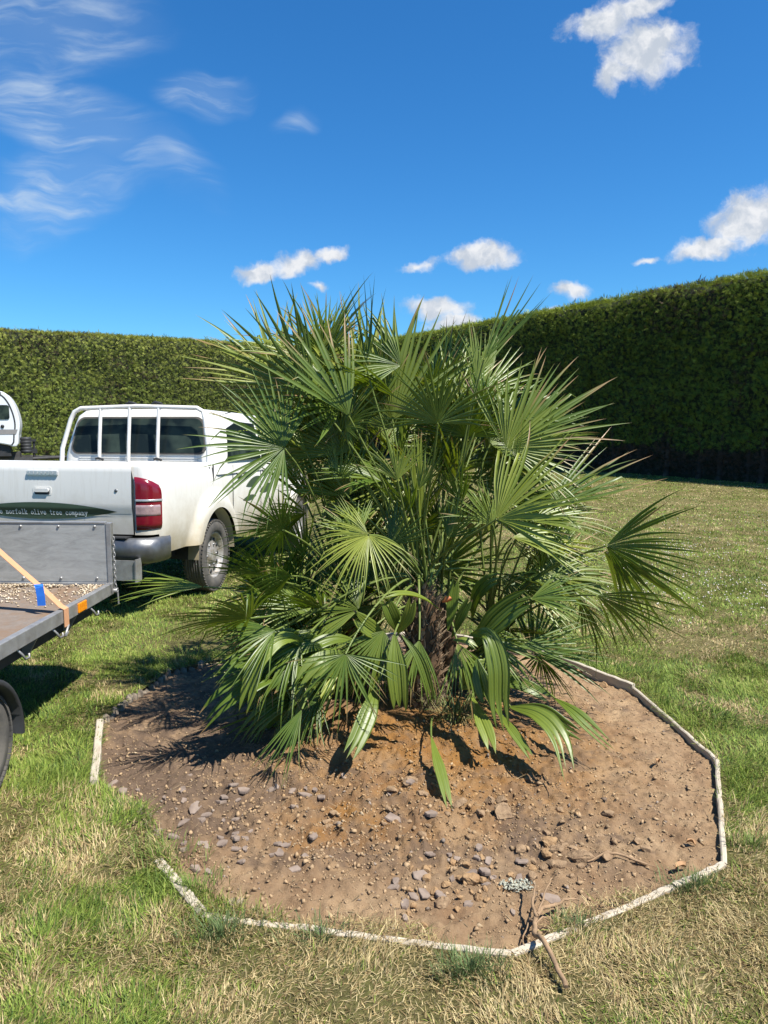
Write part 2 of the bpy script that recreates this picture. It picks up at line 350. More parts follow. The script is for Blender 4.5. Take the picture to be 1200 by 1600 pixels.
# ------------------------------------------------------------------ ground, bed outline
BP = [(318, 1431), (800, 1493), (1131, 1353), (1120, 1189), (990, 1076), (866, 1028), (690, 992), (480, 1000), (262, 1047), (156, 1128), (147, 1226)]
BED = [ground(*p) for p in BP]
BC = sum(BED, Vector()) / len(BED)
print('BED', [tuple(round(x, 2) for x in p) for p in BED], 'centre', BC)
def sstepn(t): t = np.clip(t, 0, 1); return t * t * (3 - 2 * t)
def gz(x, y): return -0.25 * sstepn((-np.asarray(x, float) - 0.2) / 1.4) * sstepn((np.asarray(y, float) - 4.2) / 6.0)
def build_ground():
    Bg = 600.0; outer = [Vector((-Bg, -Bg, 0)), Vector((Bg, -Bg, 0)), Vector((Bg, Bg, 0)), Vector((-Bg, Bg, 0))]
    hole = [Vector(p) for p in BED]
    inner = [Vector((-16, 1, 0)), Vector((4, 1, 0)), Vector((4, 24, 0)), Vector((-16, 24, 0))]
    bm = bmesh.new(); cache = {}
    def vv(p, z):
        k = (round(p.x, 4), round(p.y, 4))
        if k not in cache: cache[k] = bm.verts.new((p.x, p.y, z))
        return cache[k]
    xs = np.linspace(-16, 4, 81); ys = np.linspace(1, 24, 93)
    bx0, bx1, by0, by1 = -2.5, 2.25, 1.5, 6.0
    gx = sorted(set([round(v, 4) for v in xs] + [bx0, bx1])); gy = sorted(set([round(v, 4) for v in ys] + [by0, by1]))
    for i in range(len(gx) - 1):
        for j in range(len(gy) - 1):
            if gx[i] >= bx0 and gx[i + 1] <= bx1 and gy[j] >= by0 and gy[j + 1] <= by1: continue
            bm.faces.new([vv(Vector((a, b)), float(gz(a, b))) for a, b in ((gx[i], gy[j]), (gx[i + 1], gy[j]), (gx[i + 1], gy[j + 1]), (gx[i], gy[j + 1]))])
    # rim of the box round the bed, then the box with the bed cut out of it
    rim = [Vector((a, by0, 0)) for a in gx if bx0 <= a < bx1] + [Vector((bx1, b, 0)) for b in gy if by0 <= b < by1] + [Vector((a, by1, 0)) for a in gx[::-1] if bx0 < a <= bx1] + [Vector((bx0, b, 0)) for b in gy[::-1] if by0 < b <= by1]
    allp = rim + hole
    for t_ in tessellate_polygon([rim, hole]):
        try: bm.faces.new([vv(allp[k], float(gz(allp[k].x, allp[k].y))) for k in t_])
        except ValueError: pass
    edge = [Vector((a, 1, 0)) for a in gx[:-1]] + [Vector((4, b, 0)) for b in gy[:-1]] + [Vector((a, 24, 0)) for a in gx[:0:-1]] + [Vector((-16, b, 0)) for b in gy[:0:-1]]
    allp = outer + edge
    for t_ in tessellate_polygon([outer, edge]):
        try: bm.faces.new([vv(allp[k], float(gz(allp[k].x, allp[k].y))) for k in t_])
        except ValueError: pass
    bmesh.ops.recalc_face_normals(bm, faces=bm.faces)
    for f_ in bm.faces:
        f_.smooth = True
        if f_.normal.z < 0: f_.normal_flip()
    me = bpy.data.meshes.new('lawn'); bm.to_mesh(me); bm.free()
    tag(link('ground', me, M['lawn']), kind='structure')
build_ground()
PALM = at(668, 1128, 3.86); PALM.z = 0.0
def soil_z(X, Y):
    r_ = np.hypot(X - PALM.x, (Y - PALM.y))
    z = -0.036 + 0.012 * sstepn((X - 0.7) / 0.5) + 0.12 * np.exp(-(r_ / 0.6) ** 2.2) + 0.035 * np.exp(-((X - 0.15) ** 2 + (Y - 3.0) ** 2) / 0.12)
    z += 0.035 * (fbm(X * 2.2, Y * 2.2, 3, 3) - 0.5)
    rough = 0.4 + 0.7 * np.exp(-(((X + 0.1) / 1.15) ** 2 + ((Y - 2.95) / 0.7) ** 2))
    z += rough * (0.06 * (fbm(X * 9, Y * 9, 4, 9) - 0.5) + 0.065 * np.maximum(fbm(X * 24, Y * 24, 3, 21) - 0.5, -0.06) + 0.05 * np.maximum(vnoise(X * 46, Y * 46, 25) - 0.6, 0))
    return z
def sz(x, y): return float(soil_z(np.array([x]), np.array([y]))[0])
def build_soil():
    xs = np.arange(-2.1, 2.2, 0.008); ys = np.arange(1.9, 5.7, 0.008)
    X, Y = np.meshgrid(xs, ys); Z = soil_z(X, Y); d = polydist(X, Y, BED); ins = inpoly(X, Y, BED) | (d < 0.03)
    idx = -np.ones(X.shape, int)
    cell = ins[:-1, :-1] & ins[1:, :-1] & ins[:-1, 1:] & ins[1:, 1:]
    use = np.zeros(X.shape, bool); use[:-1, :-1] |= cell; use[1:, :-1] |= cell; use[:-1, 1:] |= cell; use[1:, 1:] |= cell
    idx[use] = np.arange(use.sum())
    V = np.stack([X[use], Y[use], Z[use]], 1)
    q = np.stack([idx[:-1, :-1][cell], idx[:-1, 1:][cell], idx[1:, 1:][cell], idx[1:, :-1][cell]], 1)
    x, y = V[:, 0], V[:, 1]; r_ = np.hypot((x - PALM.x), (y - PALM.y + 0.25) * 1.1)
    org = np.clip(1.45 - r_ / 0.8, 0, 1) * np.clip(0.3 + 1.4 * fbm(x * 4, y * 4, 4, 31), 0, 1)
    org = np.maximum(org, 1.0 * np.exp(-((x + 0.12) ** 2 / 0.14 + (y - 2.82) ** 2 / 0.05)) * fbm(x * 6, y * 6, 3, 33) * 1.6)
    org = np.clip(org * (0.35 + 1.3 * fbm(x * 24, y * 24, 3, 37)), 0, 1)
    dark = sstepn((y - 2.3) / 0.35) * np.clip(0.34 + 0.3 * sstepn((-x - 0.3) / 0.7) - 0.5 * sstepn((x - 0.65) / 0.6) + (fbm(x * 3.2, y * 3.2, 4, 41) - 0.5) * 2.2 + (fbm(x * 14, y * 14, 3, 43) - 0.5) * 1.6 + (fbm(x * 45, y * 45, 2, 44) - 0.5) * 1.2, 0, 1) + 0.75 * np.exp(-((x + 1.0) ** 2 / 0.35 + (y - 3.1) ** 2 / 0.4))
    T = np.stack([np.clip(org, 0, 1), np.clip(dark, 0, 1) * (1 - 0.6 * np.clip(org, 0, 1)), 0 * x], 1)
    tag(link('soil', npmesh('soil', V, q, None, T, True), M['soil']), kind='structure')
build_soil()

# ------------------------------------------------------------------ grass
DRY = [(-0.2, 1.95, 0.55, 0.2, 0.55), (0.85, 2.15, 0.55, 0.3, 0.7), (0.3, 1.9, 0.4, 0.2, 0.6), (1.5, 2.3, 0.5, 0.3, 0.5), (-1.0, 2.5, 0.28, 0.14, 0.6), (-1.62, 2.75, 0.2, 0.12, 0.8), (-1.25, 4.35, 0.3, 0.15, 0.7),
       (7.0, 14.8, 8, 1.3, 0.55), (2.2, 5.0, 0.6, 0.18, 0.5), (2.3, 6.3, 0.5, 0.2, 0.4), (-0.5, 2.1, 0.3, 0.12, 0.5), (4, 17.5, 9, 1.5, 0.3)]
GRN = [(-1.05, 2.25, 0.35, 0.2, 0.12), (-1.3, 3.2, 0.3, 0.5, 0.2), (1.9, 3.6, 0.5, 0.6, 0.3), (3.2, 7.5, 2.5, 1.2, 0.3), (1.75, 2.75, 0.25, 0.4, 0.3), (-0.3, 2.25, 0.3, 0.1, 0.25), (-1.7, 5.2, 1.0, 1.0, 0.3)]
def sstepn(t): t = np.clip(t, 0, 1); return t * t * (3 - 2 * t)
def dryness(x, y):
    d = (fbm(x * 1.1, y * 1.1, 4, 51) - 0.5) * 1.3 + (fbm(x * 5, y * 5, 3, 57) - 0.5) * 1.7 + (fbm(x * 14, y * 14, 2, 58) - 0.5) * 0.7 + 0.36 + 0.16 * np.exp(-((y - 1.9) / 0.6) ** 2)
    d = d - 0.26 * sstepn((y - 2.7) / 0.8) - 0.1 * sstepn((-x - 0.6) / 0.5)
    for (cx, cy, sx, sy, a) in DRY: d = d + a * np.exp(-((x - cx) / sx) ** 2 - ((y - cy) / sy) ** 2)
    for (cx, cy, sx, sy, a) in GRN: d = d - a * np.exp(-((x - cx) / sx) ** 2 - ((y - cy) / sy) ** 2)
    return np.clip(d, 0, 1)
def blades(P, length, width, lean, az, curl, colr):
    n = len(P); dx, dy = np.cos(az), np.sin(az)
    side = np.stack([-dy, dx, 0 * dx], 1); fw = np.stack([dx, dy, 0 * dx], 1); up = np.array([[0, 0, 1.0]])
    d1 = fw * np.sin(lean)[:, None] + up * np.cos(lean)[:, None]; l2 = np.clip(lean + curl, 0, 1.75)
    d2 = fw * np.sin(l2)[:, None] + up * np.cos(l2)[:, None]
    mid = P + d1 * (length * 0.5)[:, None]; tip = mid + d2 * (length * 0.5)[:, None]
    w = side * (width / 2)[:, None]; tip[:, 2] = np.maximum(tip[:, 2], P[:, 2] + 0.004)
    V = np.stack([P - w, P + w, mid + w * 0.8, mid - w * 0.8, tip], 1).reshape(-1, 3)
    b = np.arange(n)[:, None] * 5
    return V, b + np.array([[0, 1, 2, 3]]), b + np.array([[3, 2, 4]]), np.repeat(colr, 5, 0)
def grass_colour(dr, n, x=None, y=None):
    pal = np.array([[0.080, 0.135, 0.030], [0.155, 0.225, 0.036], [0.225, 0.29, 0.050], [0.31, 0.335, 0.085], [0.52, 0.42, 0.22], [0.42, 0.32, 0.15], [0.26, 0.175, 0.085]])
    lush = np.clip((fbm(x * 2.1, y * 2.1, 3, 151) - 0.35) * 2.2, 0, 1) if x is not None else np.full(n, .5)
    wts = np.stack([0.30 * lush, 0.34 + 0 * lush, 0.26 * (1.2 - lush), 0.18 * (1.2 - lush), 1.05 * dr ** 1.2, 0.75 * dr ** 1.1, 0.42 * dr], 1); wts[:, :4] *= (1.12 - dr)[:, None]
    cw = np.cumsum(wts, 1); k = (rng.random(n) * cw[:, -1])[:, None] > cw; idx = np.minimum(k.sum(1), 6)
    return pal[idx] * (0.65 + 0.65 * rng.random((n, 1)))
TR = None
def build_grass():
    Vs, Qs, Ts, Cs = [], [], [], []; off = 0
    def emit(x, y, ln, wd, le, cl, colr, z=None):
        nonlocal off
        n = len(x); P = np.stack([x, y, np.zeros(n) if z is None else z], 1)
        V, q, t_, c_ = blades(P, ln, wd, le, np.where(rng.random(n) < 0.65, 12.0 * fbm(x * 2.6, y * 2.6, 2, 161) + rng.normal(0, 0.55, n), rng.random(n) * 2 * np.pi), cl, colr)
        Vs.append(V); Qs.append(q + off); Ts.append(t_ + off); Cs.append(c_); off += len(V)
    for (y0, y1, dens, wd, l0, l1) in [(1.5, 2.4, 32000, 0.0025, 0.02, 0.058), (2.4, 3.4, 24000, 0.003, 0.02, 0.054), (3.4, 5.0, 13000, 0.004, 0.018, 0.048), (5.0, 7.5, 5000, 0.006, 0.018, 0.045), (7.5, 11, 2000, 0.009, 0.018, 0.042), (11, 23, 560, 0.016, 0.018, 0.04)]:
        hw = 0.56 * y1 + 0.8; n = int(dens * (y1 - y0) * 2 * hw)
        x = rng.uniform(-hw, hw, n); y = rng.uniform(y0, y1, n); k = np.abs(x) < 0.56 * y + 0.8; x, y = x[k], y[k]
        edge = np.full(x.shape, 9.0)
        if y0 < 6:
            ins = inpoly(x, y, BED); edge = polydist(x, y, BED)
            over = 0.004 + 0.085 * np.exp(-((y - 2.2) / .32) ** 2) * np.clip((fbm(x * 4.5, y * 2, 2, 63) - 0.37) * 4, 0, 1) + 0.05 * np.exp(-((x + 0.82) / .16) ** 2 - ((y - 2.56) / .16) ** 2) * (0.3 + fbm(x * 12, y * 12, 2, 64)) + 0.03 * np.exp(-((x + 1.5) / .15) ** 2 - ((y - 3.5) / .5) ** 2) * np.clip((fbm(x * 9, y * 9, 2, 66) - .35) * 3, 0, 1) + 0.15 * np.exp(-((x + 1.12) / 0.28) ** 2 - ((y - 2.75) / 0.33) ** 2) * (0.4 + fbm(x * 6, y * 6, 2, 62))
            k = np.where(ins, edge < over, (edge > 0.03) | (rng.random(len(x)) < 0.25) | (over > 0.05)); x, y, edge = x[k], y[k], edge[k]
        n = len(x); dr = dryness(x, y)
        tuft = fbm(x * 7, y * 7, 3, 61)
        k = rng.random(n) < np.clip(0.4 + 1.2 * tuft - 0.35 * dr, 0.2, 1); x, y, dr, tuft, edge = x[k], y[k], dr[k], tuft[k], edge[k]; n = len(x)
        L = rng.uniform(l0, l1, n) * (0.5 + 0.8 * tuft) * (1.1 - 0.4 * dr); L = np.where((edge < 0.16) & (rng.random(n) < 0.35), L * 1.55, L)
        colr = grass_colour(dr, n, x, y); lie = rng.random(n)
        emit(x, y, L, wd * (0.6 + 0.8 * rng.random(n)), np.where(lie < 0.62, rng.uniform(0.85, 1.45, n), rng.uniform(0.15, 0.85, n)), rng.uniform(-0.15, 0.55, n), colr, gz(x, y))
    V = np.concatenate(Vs); print('grass verts', len(V))
    tag(link('grass', npmesh('grass', V, np.concatenate(Qs), np.concatenate(Ts), np.concatenate(Cs)), M['grass']), kind='stuff', label='short patchy lawn grass, green mixed with dry straw', cat='grass')
    # clover flower heads in the lawn to the right
    n = 16000; x = rng.uniform(1.8, 9.5, n); y = rng.uniform(5.5, 13.5, n)
    k = (rng.random(n) < np.clip((fbm(x * .9, y * .9, 3, 71) - 0.36) * 3, 0.05, 1) * np.exp(-((y - 8.9) / 2.2) ** 2)); x, y = x[k], y[k]; n = len(x)
    base = np.array([[1, 0, 0], [0, 1, 0], [-1, 0, 0], [0, -1, 0], [0, 0, 1], [0, 0, -1]]) * 0.0075
    V = (np.stack([x, y, np.full(n, 0.038)], 1)[:, None, :] + base[None] * (0.7 + 0.6 * rng.random((n, 1, 1)))).reshape(-1, 3)
    f8 = np.array([[0, 1, 4], [1, 2, 4], [2, 3, 4], [3, 0, 4], [1, 0, 5], [2, 1, 5], [3, 2, 5], [0, 3, 5]])
    T = (np.arange(n)[:, None, None] * 6 + f8[None]).reshape(-1, 3)
    tag(link('clover_flowers', npmesh('clover', V, None, T), M['clover']), kind='stuff', label='white clover flowers scattered through the lawn', cat='flowers')
build_grass()
def weed_tuft(px, py, n, L, label, spread=0.05, gcol=(0.115, 0.165, 0.06)):
    p = ground(px, py)
    r_ = np.minimum(np.abs(rng.normal(0, spread, n)), spread * 1.5); a = rng.random(n) * 6.283
    P = np.stack([r_ * np.cos(a), r_ * np.sin(a) * 0.6, np.zeros(n)], 1)
    V, q, t_, c_ = blades(P, rng.uniform(0.5, 1.1, n) * L, rng.uniform(0.002, 0.0036, n), rng.uniform(0.05, 0.75, n), a + rng.normal(0, 0.6, n), rng.uniform(0.1, 0.9, n),
                          np.array([gcol]) * (0.7 + 0.7 * rng.random((n, 1))))
    o = link('grass_tuft', npmesh('grass_tuft', V, q, t_, c_), M['grass']); o.location = p
    tag(o, label, 'grass tuft', 'long grass tufts along the edging')
weed_tuft(345, 1462, 260, 0.072, 'dense blue-green grass tuft leaning on the front edging left of centre', 0.09)
weed_tuft(735, 1522, 300, 0.079, 'largest spiky grass tuft standing before the corner of the front edging', 0.07)
weed_tuft(1080, 1388, 200, 0.065, 'grass tuft growing over the board end at the right front of the bed', 0.08)
weed_tuft(505, 1470, 160, 0.058, 'ragged grass tuft in front of the middle front edging board', 0.10)
weed_tuft(1175, 1322, 180, 0.065, 'bright green grass tuft outside the right edging corner', 0.06, (0.15, 0.21, 0.05))
weed_tuft(905, 1452, 140, 0.058, 'thin pale grass tuft beside the forked dead root', 0.06)
weed_tuft(250, 1340, 260, 0.065, 'green grass clump spilling over the hidden left front edging', 0.12, (0.16, 0.22, 0.05))
weed_tuft(300, 1392, 220, 0.065, 'bright grass clump hanging over the short white board end', 0.09, (0.16, 0.22, 0.05))

# ------------------------------------------------------------------ edging
def edging_board(a, b, label, top=0.012, th=0.026, sag=0.0):
    a, b = Vector(a), Vector(b); d = (b - a); L = d.length; rz = math.atan2(d.y, d.x)
    m_ = MB(); n = 14; rows = []
    for i in range(n + 1):
        x = L * i / n * 0.992 + 0.004 * L; j = random.uniform(-1, 1) * 0.0025; jz = random.uniform(-1, 1) * 0.003 - sag * math.sin(math.pi * i / n)
        rows.append([(x, -th / 2 + j, -0.16), (x, -th / 2 + j, top - 0.004 + jz), (x, -th / 2 + 0.005 + j, top + jz), (x, th / 2 - 0.005 + j, top + jz), (x, th / 2 + j, top - 0.004 + jz), (x, th / 2 + j, -0.16)])
    m_.grid(rows, False); m_.add(rows[0], [tuple(range(6))]); m_.add(rows[-1], [tuple(range(6))])
    o = m_.build('edging_board', M['board']); o.location = a; o.rotation_euler = (0, 0, rz)
    tag(o, label, 'edging board', 'weathered boards edging the planting bed')
mid = lambda i, j, f_: BED[i].lerp(BED[j], f_)
edging_board(mid(0, 1, 0.0), mid(0, 1, 0.36), 'weathered board at the front left of the bed, partly under grass', sag=0.008)
edging_board(mid(0, 1, 0.365), mid(0, 1, 1.0), 'long pale board along the front of the bed ending at the root', sag=0.006)
edging_board(mid(1, 2, 0.0), mid(1, 2, 0.72), 'pale board running diagonally right from the forked dead root', sag=0.006)
edging_board(mid(1, 2, 0.725), mid(1, 2, 1.0), 'buried board end hidden by a grass tuft at the right front corner')
edging_board(BED[2], BED[3], 'near right side board with dark shaded inner face', 0.012, 0.02)
edging_board(BED[3], BED[4], 'middle right side board between the two bends beside green lawn', 0.012, 0.02)
edging_board(BED[4], BED[5], 'far right side board behind the drooping right fronds', 0.03)
edging_board(BED[5], BED[6], 'back edging board seen through the palm stems', 0.03)
edging_board(BED[6], BED[7], 'back edging board left of the trunk, pale in the sun', 0.03)
edging_board(BED[9], BED[10], 'short pale upright board on the left side next to the trailer', 0.018, 0.035)
edging_board(BED[10], mid(10, 0, 0.62), 'left front board sunk under the overgrown lawn edge', -0.02)
edging_board(mid(10, 0, 0.66), mid(10, 0, 0.99), 'short white board end poking from grass at the lower left', 0.014, 0.035)
def log_roll():
    rt = empty('log_roll_edging', BED[8]); tag(rt, 'low roll of small round logs edging the shaded left back of the bed', 'log edging')
    pts = [BED[7], BED[8], BED[9]]; tot = []
    for a, b in zip(pts[:-1], pts[1:]):
        k = int((b - a).length / 0.055)
        tot += [a.lerp(b, i / k) for i in range(k)]
    for p in tot:
        h = random.uniform(-0.03, 0.018); q = p - BED[8]; m_ = MB()
        m_.tube([q + Vector((0, 0, -0.15)), q + Vector((random.uniform(-.006, .006), random.uniform(-.006, .006), h - 0.006)), q + Vector((0, 0, h))], [0.021, 0.021, 0.015], 10)
        m_.build('log', M['log'], rt)
log_roll()

# ------------------------------------------------------------------ stones, clods, litter
def lump_mesh(name, s, flat, seed, sub=2):
    bm = bmesh.new(); bmesh.ops.create_icosphere(bm, subdivisions=sub, radius=1.0); r_ = random.Random(seed)
    dirs = [Vector((r_.gauss(0, 1), r_.gauss(0, 1), r_.gauss(0, 1))).normalized() for _ in range(12)]; cut = [r_.uniform(0.45, 0.9) for _ in dirs]
    for v in bm.verts:
        for d, c_ in zip(dirs, cut):
            e = v.co.dot(d)
            if e > c_: v.co -= d * (e - c_)
        v.co *= 1 + r_.uniform(-0.10, 0.10)
        v.co = Vector((v.co.x * s[0], v.co.y * s[1], v.co.z * s[2] * flat))
    me = bpy.data.meshes.new(name); bm.to_mesh(me); bm.free(); return me
def slate_mesh(name, s, th, seed):
    r_ = random.Random(seed); n = r_.randint(5, 8); m_ = MB(); a0 = r_.random() * 6
    o_ = [(s * r_.uniform(.7, 1.05) * math.cos(a0 + 6.283 * (i + r_.uniform(-.3, .3)) / n), s * .68 * r_.uniform(.65, 1.1) * math.sin(a0 + 6.283 * (i + r_.uniform(-.3, .3)) / n)) for i in range(n)]
    top = [(x * .93 + r_.uniform(-.04, .04) * s, y * .93, th * r_.uniform(.8, 1.2)) for x, y in o_]
    m_.add([(x, y, -th) for x, y in o_] + [(x, y, th * .3) for x, y in o_] + top, [tuple(range(n))[::-1], tuple(range(2 * n, 3 * n))] + [(k * n + i, k * n + (i + 1) % n, (k + 1) * n + (i + 1) % n, (k + 1) * n + i) for k in range(2) for i in range(n)])
    me = bpy.data.meshes.new(name); me.from_pydata([tuple(v) for v in m_.v], [], m_.f); return me
def stone(name, px, py, size, mat, label, group, cat, flat=0.7, asp=1.3, tilt=0.25):
    p = ground(px, py, -0.03); z = sz(p.x, p.y); p = ground(px, py, z); sd = random.randint(0, 99999)
    s_ = size / 2
    slate = name == 'slate_chip'; o = link(name, slate_mesh(name, s_ * 1.1, random.uniform(.003, .007), sd) if slate else lump_mesh(name, (s_ * asp, s_, s_), flat, sd, 3 if size > .05 else 2), mat)
    o.location = (p.x, p.y, sz(p.x, p.y) + (0.004 if slate else s_ * flat * 0.25)); o.rotation_euler = (random.uniform(-tilt, tilt), random.uniform(-tilt, tilt), random.uniform(0, 6.28))
    tag(o, label, cat, group)
CL = 'clods of earth on the bed'; SL = 'slate chips on the bed'
stone('clod', 786, 1272, 0.085, M['clod'], 'upright lumpy earth clod just right of the hanging leaf tip', CL, 'clod', 1.0)
stone('clod', 765, 1252, 0.06, M['clod'], 'grey-brown clod behind the upright lumpy clod', CL, 'clod', 0.9)
stone('clod', 784, 1252, 0.055, M['clod'], 'small clod touching the upright clod on its right', CL, 'clod', 0.9)
stone('clod', 905, 1340, 0.085, M['clod'], 'dark crumbly clod left of the dry stick', CL, 'clod', 0.75)
stone('clod', 858, 1322, 0.065, M['orange_clod'], 'tan clod standing alone above the lichen patch', CL, 'clod', 0.9)
stone('clod', 875, 1352, 0.05, M['clod'], 'dark clod between tan clod and dry stick', CL, 'clod', 0.8)
stone('clod', 853, 1334, 0.05, M['orange_clod'], 'orange crumb below the tan lone clod', CL, 'clod', 0.8)
stone('clod', 910, 1051, 0.10, M['orange_clod'], 'orange clod lying against the back right board', CL, 'clod', 0.7)
stone('clod', 943, 1072, 0.07, M['orange_clod'], 'smaller orange clod beside the back right board', CL, 'clod', 0.7)
stone('clod', 735, 1380, 0.06, M['orange_clod'], 'yellowish clod in the middle of the front rubble', CL, 'clod', 0.8)
stone('clod', 692, 1412, 0.055, M['clod'], 'rounded clod near the front board below the rubble', CL, 'clod', 0.8)
stone('clod', 640, 1225, 0.06, M['clod'], 'clod at the foot of the mound beside the hanging leaf', CL, 'clod', 0.8)
stone('slate_chip', 615, 1276, 0.075, M['slate'], 'angular slate piece below the mound centre', SL, 'slate chip', 0.4)
stone('slate_chip', 640, 1230, 0.05, M['slate'], 'rounded grey slate at the mound foot', SL, 'slate chip', 0.5)
stone('slate_chip', 660, 1368, 0.08, M['slate'], 'flat grey slate alone on tan soil', SL, 'slate chip', 0.25)
stone('slate_chip', 862, 1405, 0.075, M['slate'], 'dark slate beside the root fork', SL, 'slate chip', 0.25, 1.5)
stone('slate_chip', 815, 1350, 0.07, M['slate'], 'long slate sliver above the lichen patch', SL, 'slate chip', 0.3, 1.9)
stone('slate_chip', 369, 1411, 0.075, M['slate'], 'square slate near the front left board', SL, 'slate chip', 0.25, 1.1)
stone('slate_chip', 220, 1262, 0.075, M['slate'], 'dark leaning slate at the far left of the bed', SL, 'slate chip', 0.35, 1.6, 0.6)
stone('slate_chip', 305, 1270, 0.07, M['slate'], 'dark slate with raised edge at left, in front of palm shadow', SL, 'slate chip', 0.35, 1.6, 0.5)
stone('slate_chip', 436, 1333, 0.055, M['slate'], 'round dark slate right of the slate cluster', SL, 'slate chip', 0.4, 1.1)
stone('pale_stone', 157, 1438, 0.07, M['flint'], 'pale stone lying in the lawn left of the bed', None, 'stone', 0.5)
random.seed(23)
for (cx, cy, n, sx, sy, mk, lab, grp, cat, fl, s0, s1) in [
    (370, 1325, 24, 55, 16, 'slate', 'small flat slate chip in the cluster at the left front', 'slate cluster at the left front', 'slate chip', 0.25, 0.025, 0.055),
    (255, 1265, 30, 70, 32, 'slate', 'flat slate chip on dark soil at the left', 'slate chips at the left of the bed', 'slate chip', 0.22, 0.025, 0.06),
    (470, 1240, 16, 70, 15, 'slate', 'slate chip lying where the palm shadow ends', 'slate chips under the palm shadow', 'slate chip', 0.25, 0.03, 0.06),
    (725, 1370, 26, 55, 32, 'slate', 'grey chip among the rubble heap at the front', 'grey chips in the front rubble', 'slate chip', 0.4, 0.025, 0.06),
    (720, 1385, 40, 60, 35, 'orange_clod', 'tan crumb of earth in the rubble heap at the front', 'tan crumbs in the front rubble', 'clod', 0.8, 0.014, 0.038),
    (600, 1275, 26, 90, 25, 'clod', 'brown crumb of earth at the foot of the mound', 'crumbs at the foot of the mound', 'clod', 0.7, 0.02, 0.055),
    (880, 1330, 28, 55, 30, 'clod', 'dark crumb of earth left of the dry stick', 'crumbs left of the dry stick', 'clod', 0.8, 0.02, 0.05)]:
    for _ in range(n):
        stone('clod' if cat == 'clod' else 'slate_chip', random.gauss(cx, sx), random.gauss(cy, sy), random.uniform(s0, s1), M[mk], lab, grp, cat, fl, random.uniform(1, 1.7), 0.3)
def pebbles():
    n = 60000; x = rng.uniform(-1.9, 1.9, n); y = rng.uniform(2.0, 5.2, n)
    keep = inpoly(x, y, BED) & (polydist(x, y, BED) > 0.03) & (rng.random(n) < np.clip(0.14 + 0.9 * np.exp(-(((x - 0.0) / 1.05) ** 2 + ((y - 2.9) / 0.6) ** 2)) * (0.3 + 1.3 * fbm(x * 5, y * 5, 3, 83)) + 0.5 * (fbm(x * 3, y * 3, 3, 81) - .45), 0.10, 1))
    x, y = x[keep], y[keep]; n = len(x); s = 0.0022 + 0.0045 * rng.random(n) ** 1.5 + 0.011 * rng.random(n) ** 9
    base = np.array([[1, 0, 0], [0.1, 0.9, 0], [-1, 0.1, 0], [0, -0.8, 0.1], [0.1, 0, 0.75], [0, 0.1, -0.6]])
    P = base[None] * (0.45 + 1.0 * rng.random((n, 6, 1))) * s[:, None, None] + (rng.random((n, 6, 3)) - .5) * s[:, None, None] * 0.5; a = rng.random(n) * 6.28
    ca, sa = np.cos(a)[:, None], np.sin(a)[:, None]; P = np.stack([P[..., 0] * ca - P[..., 1] * sa, P[..., 0] * sa + P[..., 1] * ca, P[..., 2]], -1)
    V = (P + np.stack([x, y, soil_z(x, y) + s * 0.2], 1)[:, None]).reshape(-1, 3)
    f8 = np.array([[0, 1, 4], [1, 2, 4], [2, 3, 4], [3, 0, 4], [1, 0, 5], [2, 1, 5], [3, 2, 5], [0, 3, 5]])
    r_ = np.hypot(x - PALM.x, (y - PALM.y + 0.25) * 1.1); orr = np.clip(1.45 - r_ / 0.8, 0, 1)[:, None] * (rng.random((n, 1)) < .8)
    lc = np.array([[0.34, 0.235, 0.135]]) * (1 - orr) + np.array([[0.31, 0.175, 0.065]]) * orr; pal = np.array([[0.24, 0.195, 0.155], [0.42, 0.32, 0.20], [0.16, 0.115, 0.08]])
    lc = np.where(rng.random((n, 1)) < 0.12, pal[rng.integers(0, 3, n)], lc)
    C_ = np.repeat(lc * (0.7 + 0.55 * rng.random((n, 1))), 6, 0)
    tag(link('pebbles', npmesh('pebbles', V, None, (np.arange(n)[:, None, None] * 6 + f8[None]).reshape(-1, 3), C_), M['pebble']), kind='stuff', label='crumbs of earth and pebbles strewn over the bed', cat='pebbles')
    # dry litter bits
    n = 900; x = rng.uniform(-1.6, 1.7, n); y = rng.uniform(2.2, 5.0, n); k = inpoly(x, y, BED); x, y = x[k], y[k]; n = len(x)
    V, q, t_, c_ = blades(np.stack([x, y, soil_z(x, y) + 0.004], 1), rng.uniform(0.015, 0.06, n), rng.uniform(0.0015, 0.004, n), rng.uniform(1.3, 1.57, n), rng.random(n) * 6.28, rng.uniform(-.1, .1, n), np.array([[0.38, 0.29, 0.17]]) * (0.5 + 0.7 * rng.random((n, 1))))
    tag(link('plant_litter', npmesh('litter', V, q, t_, c_), M['grass']), kind='stuff', label='dry straw bits and plant litter lying on the soil', cat='litter')
pebbles()
